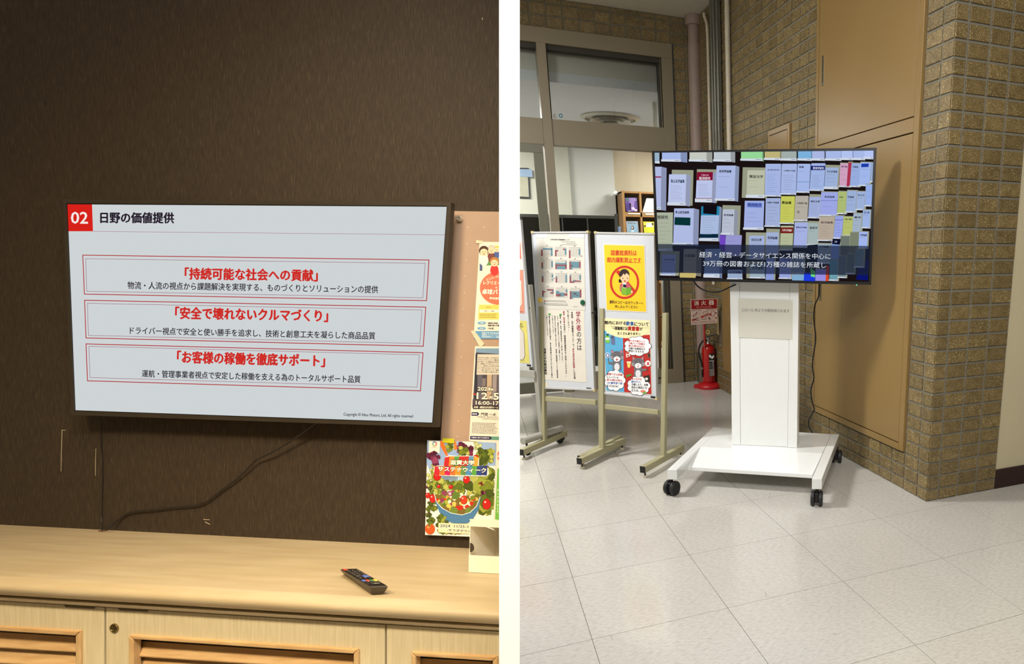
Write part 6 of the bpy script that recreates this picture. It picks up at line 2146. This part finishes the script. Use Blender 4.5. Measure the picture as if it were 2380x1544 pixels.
book(L5, 982, 960, 1074, 1176, (120, 128, 108), '', lean=-8, lines=0)
book(L5, 1076, 955, 1166, 1110, (160, 180, 236), '法學論叢', ty=.2, th=.13, lines=1, lean=-8)
S.poly(xf(L5, [(796, 1020), (880, 1030), (872, 1086), (790, 1078)]), (14, 16, 44), 70)
S.text('二林', L5(812, 1052), L5(842, 1054), 4.5, (190, 200, 220), 71, .02, 1)
S.poly(xf(L5, [(532, 1090), (640, 1082), (632, 1310), (510, 1310)]), (12, 12, 20), 70)
# lower rows
book(L4, 176, 1190, 322, 1400, (150, 164, 206), '経済論集', ty=.25, th=.07, lines=1, lean=-8, back=(-20, 40, 40))
book(L4, 404, 1130, 540, 1400, (150, 146, 130), '松山経済論集', side=54, ty=.26, th=.12, lines=1, lean=-6)
S.poly(xf(L4, [(362, 1380), (532, 1384), (530, 1436), (362, 1432)]), (196, 178, 110), 80)
book(L4, 630, 1130, 790, 1400, (140, 160, 200), '', side=30, lean=-10, lines=1, drop=36)
book(L4, 868, 1350, 1024, 1440, (150, 170, 200), '人文学論', ty=.3, th=.3, lines=0, lean=0)
book(L4, 1106, 1290, 1262, 1430, (156, 176, 190), '法学論集', ty=.3, th=.22, lines=0, lean=0, back=(-40, 30, 0))
book(L5, 96, 1230, 182, 1470, (140, 156, 216), '', lean=-8, lines=3)
book(L5, 236, 1230, 360, 1430, (150, 162, 216), '大学論集', ty=.1, th=.08, lines=3, lean=-4)
book(L5, 380, 1180, 496, 1380, (130, 150, 170), '', lean=-8, lines=2)
book(L5, 368, 1404, 494, 1468, (126, 170, 206), '', lean=0, lines=0)
book(L5, 640, 1080, 770, 1270, (150, 166, 180), '大学論叢', ty=.15, th=.12, lines=2, lean=-8)
book(L5, 782, 1070, 866, 1240, (130, 156, 210), '', lean=-6, lines=1)
book(L5, 766, 1250, 852, 1450, (110, 156, 170), '', lean=-6, lines=0)
book(L5, 862, 1210, 940, 1420, (110, 126, 130), '', lean=-6, lines=0)
book(L5, 948, 1190, 1030, 1380, (110, 124, 120), '', lean=-8, lines=0)
book(L5, 1036, 1140, 1126, 1310, (120, 144, 150), '', lean=-8, lines=1)
S.poly(xf(L5, [(494, 1380), (612, 1380), (608, 1470), (490, 1468)]), (30, 60, 220), 80)
S.poly(xf(L5, [(560, 1330), (612, 1370), (608, 1430), (566, 1420)]), (110, 214, 120), 81)
book(L5, 616, 1350, 724, 1464, (150, 140, 226), '', lean=-4, lines=1)
S.poly(xf(L5, [(728, 1300), (758, 1310), (752, 1470), (722, 1470)]), (216, 70, 40), 82)
S.poly([(1995, 625), (2018, 600), (2017, 652), (1990, 650)], (10, 20, 110), 1.1)
S.poly([(1995, 590), (2019, 560), (2018, 600), (1996, 625)], (8, 12, 46), 1.05)
S.build('journal_picture', tv2, True, RC)
# subtitle band: a dark translucent strip of the picture, lettering over it
mband = bpy.data.materials.new('subtitle_tint')
mband.use_nodes = True
nt = mband.node_tree
nt.nodes.remove(nt.nodes['Principled BSDF'])
tr_ = nt.nodes.new('ShaderNodeBsdfTransparent'); tr_.inputs[0].default_value = (.36, .38, .44, 1)
em_ = nt.nodes.new('ShaderNodeEmission'); em_.inputs[0].default_value = L((30, 36, 52)); em_.inputs[1].default_value = .5
ad_ = nt.nodes.new('ShaderNodeAddShader')
nt.links.new(tr_.outputs[0], ad_.inputs[0]); nt.links.new(em_.outputs[0], ad_.inputs[1]); nt.links.new(ad_.outputs[0], nt.nodes['Material Output'].inputs[0])
top_off = -.003 + .0001 * 86
MB().slab(ST, [inscr(1521, 567.4), inscr(2030, 572), inscr(2030, 640), inscr(1521, 634)], top_off + .0006, top_off + .0004).build('subtitle_band', mband, tv2, RC)
S = Print(ST, top_off + .0008, .0002)
for t, p, q in [('経済・経営・データサイエンス関係を中心に', (1625.5, 591.8), (1930.7, 596.2)), ('39万冊の図書および1万種の雑誌を所蔵し', (1634.4, 612.4), (1919.7, 616.6))]:
    S.text(t, (p[0] + .7, p[1] + .7), (q[0] + .7, q[1] + .7), 14, (30, 36, 50), 1, .02)
    S.text(t, p, q, 13.6, (226, 232, 240), 2, .0)
S.build('subtitle', tv2, True, RC)

M_cb = pm('black_power_lead', (16, 18, 22), rough=.5)
SBk = Surf(ST.p - ST.n * .09, ST.n)
cable([SBk.at(*s8(x, y)) for x, y in [(270, 20), (295, 85), (350, 150), (440, 200), (560, 218), (650, 200), (755, 152), (830, 120)]], .0042, 'video_cable', M_cb, rot=RC, label='black cable looping below the left half of the library television', cat='cable')
pe = ST0.at(1888, 1006.5)
SB2 = Surf(pe, ST.n)
cable([SB2.at(*s9(x, y)) for x, y in [(972, 30), (970, 80), (965, 180), (932, 260), (925, 380), (940, 540), (918, 700), (914, 800), (925, 880), (900, 980), (910, 1080), (928, 1150), (900, 1200), (880, 1250), (885, 1300), (912, 1345)]], .0046, 'power_lead', M_cb, rot=RC,
      label='long black lead hanging from the library television down behind the stand', cat='cable')

# ------------------------------------------------------------------ groups of like things
for o in list(COL.objects):
    if o.parent is None and o.get('category'):
        c, l = o['category'], o['label']
        if c == 'cabinet': o['group'] = 'louvred cabinets under the worktop'
        elif c == 'magazine': o['group'] = 'magazines in the oak shelf'
        elif c == 'magnet': o['group'] = 'magnets on the left easel'
        elif c == 'label': o['group'] = 'label strips on the oak shelf'
        elif c == 'poster': o['group'] = 'posters on the right easel' if 'right easel' in l else 'posters on the wheeled stand' if 'wheeled stand' in l else 'posters beside the wall television'
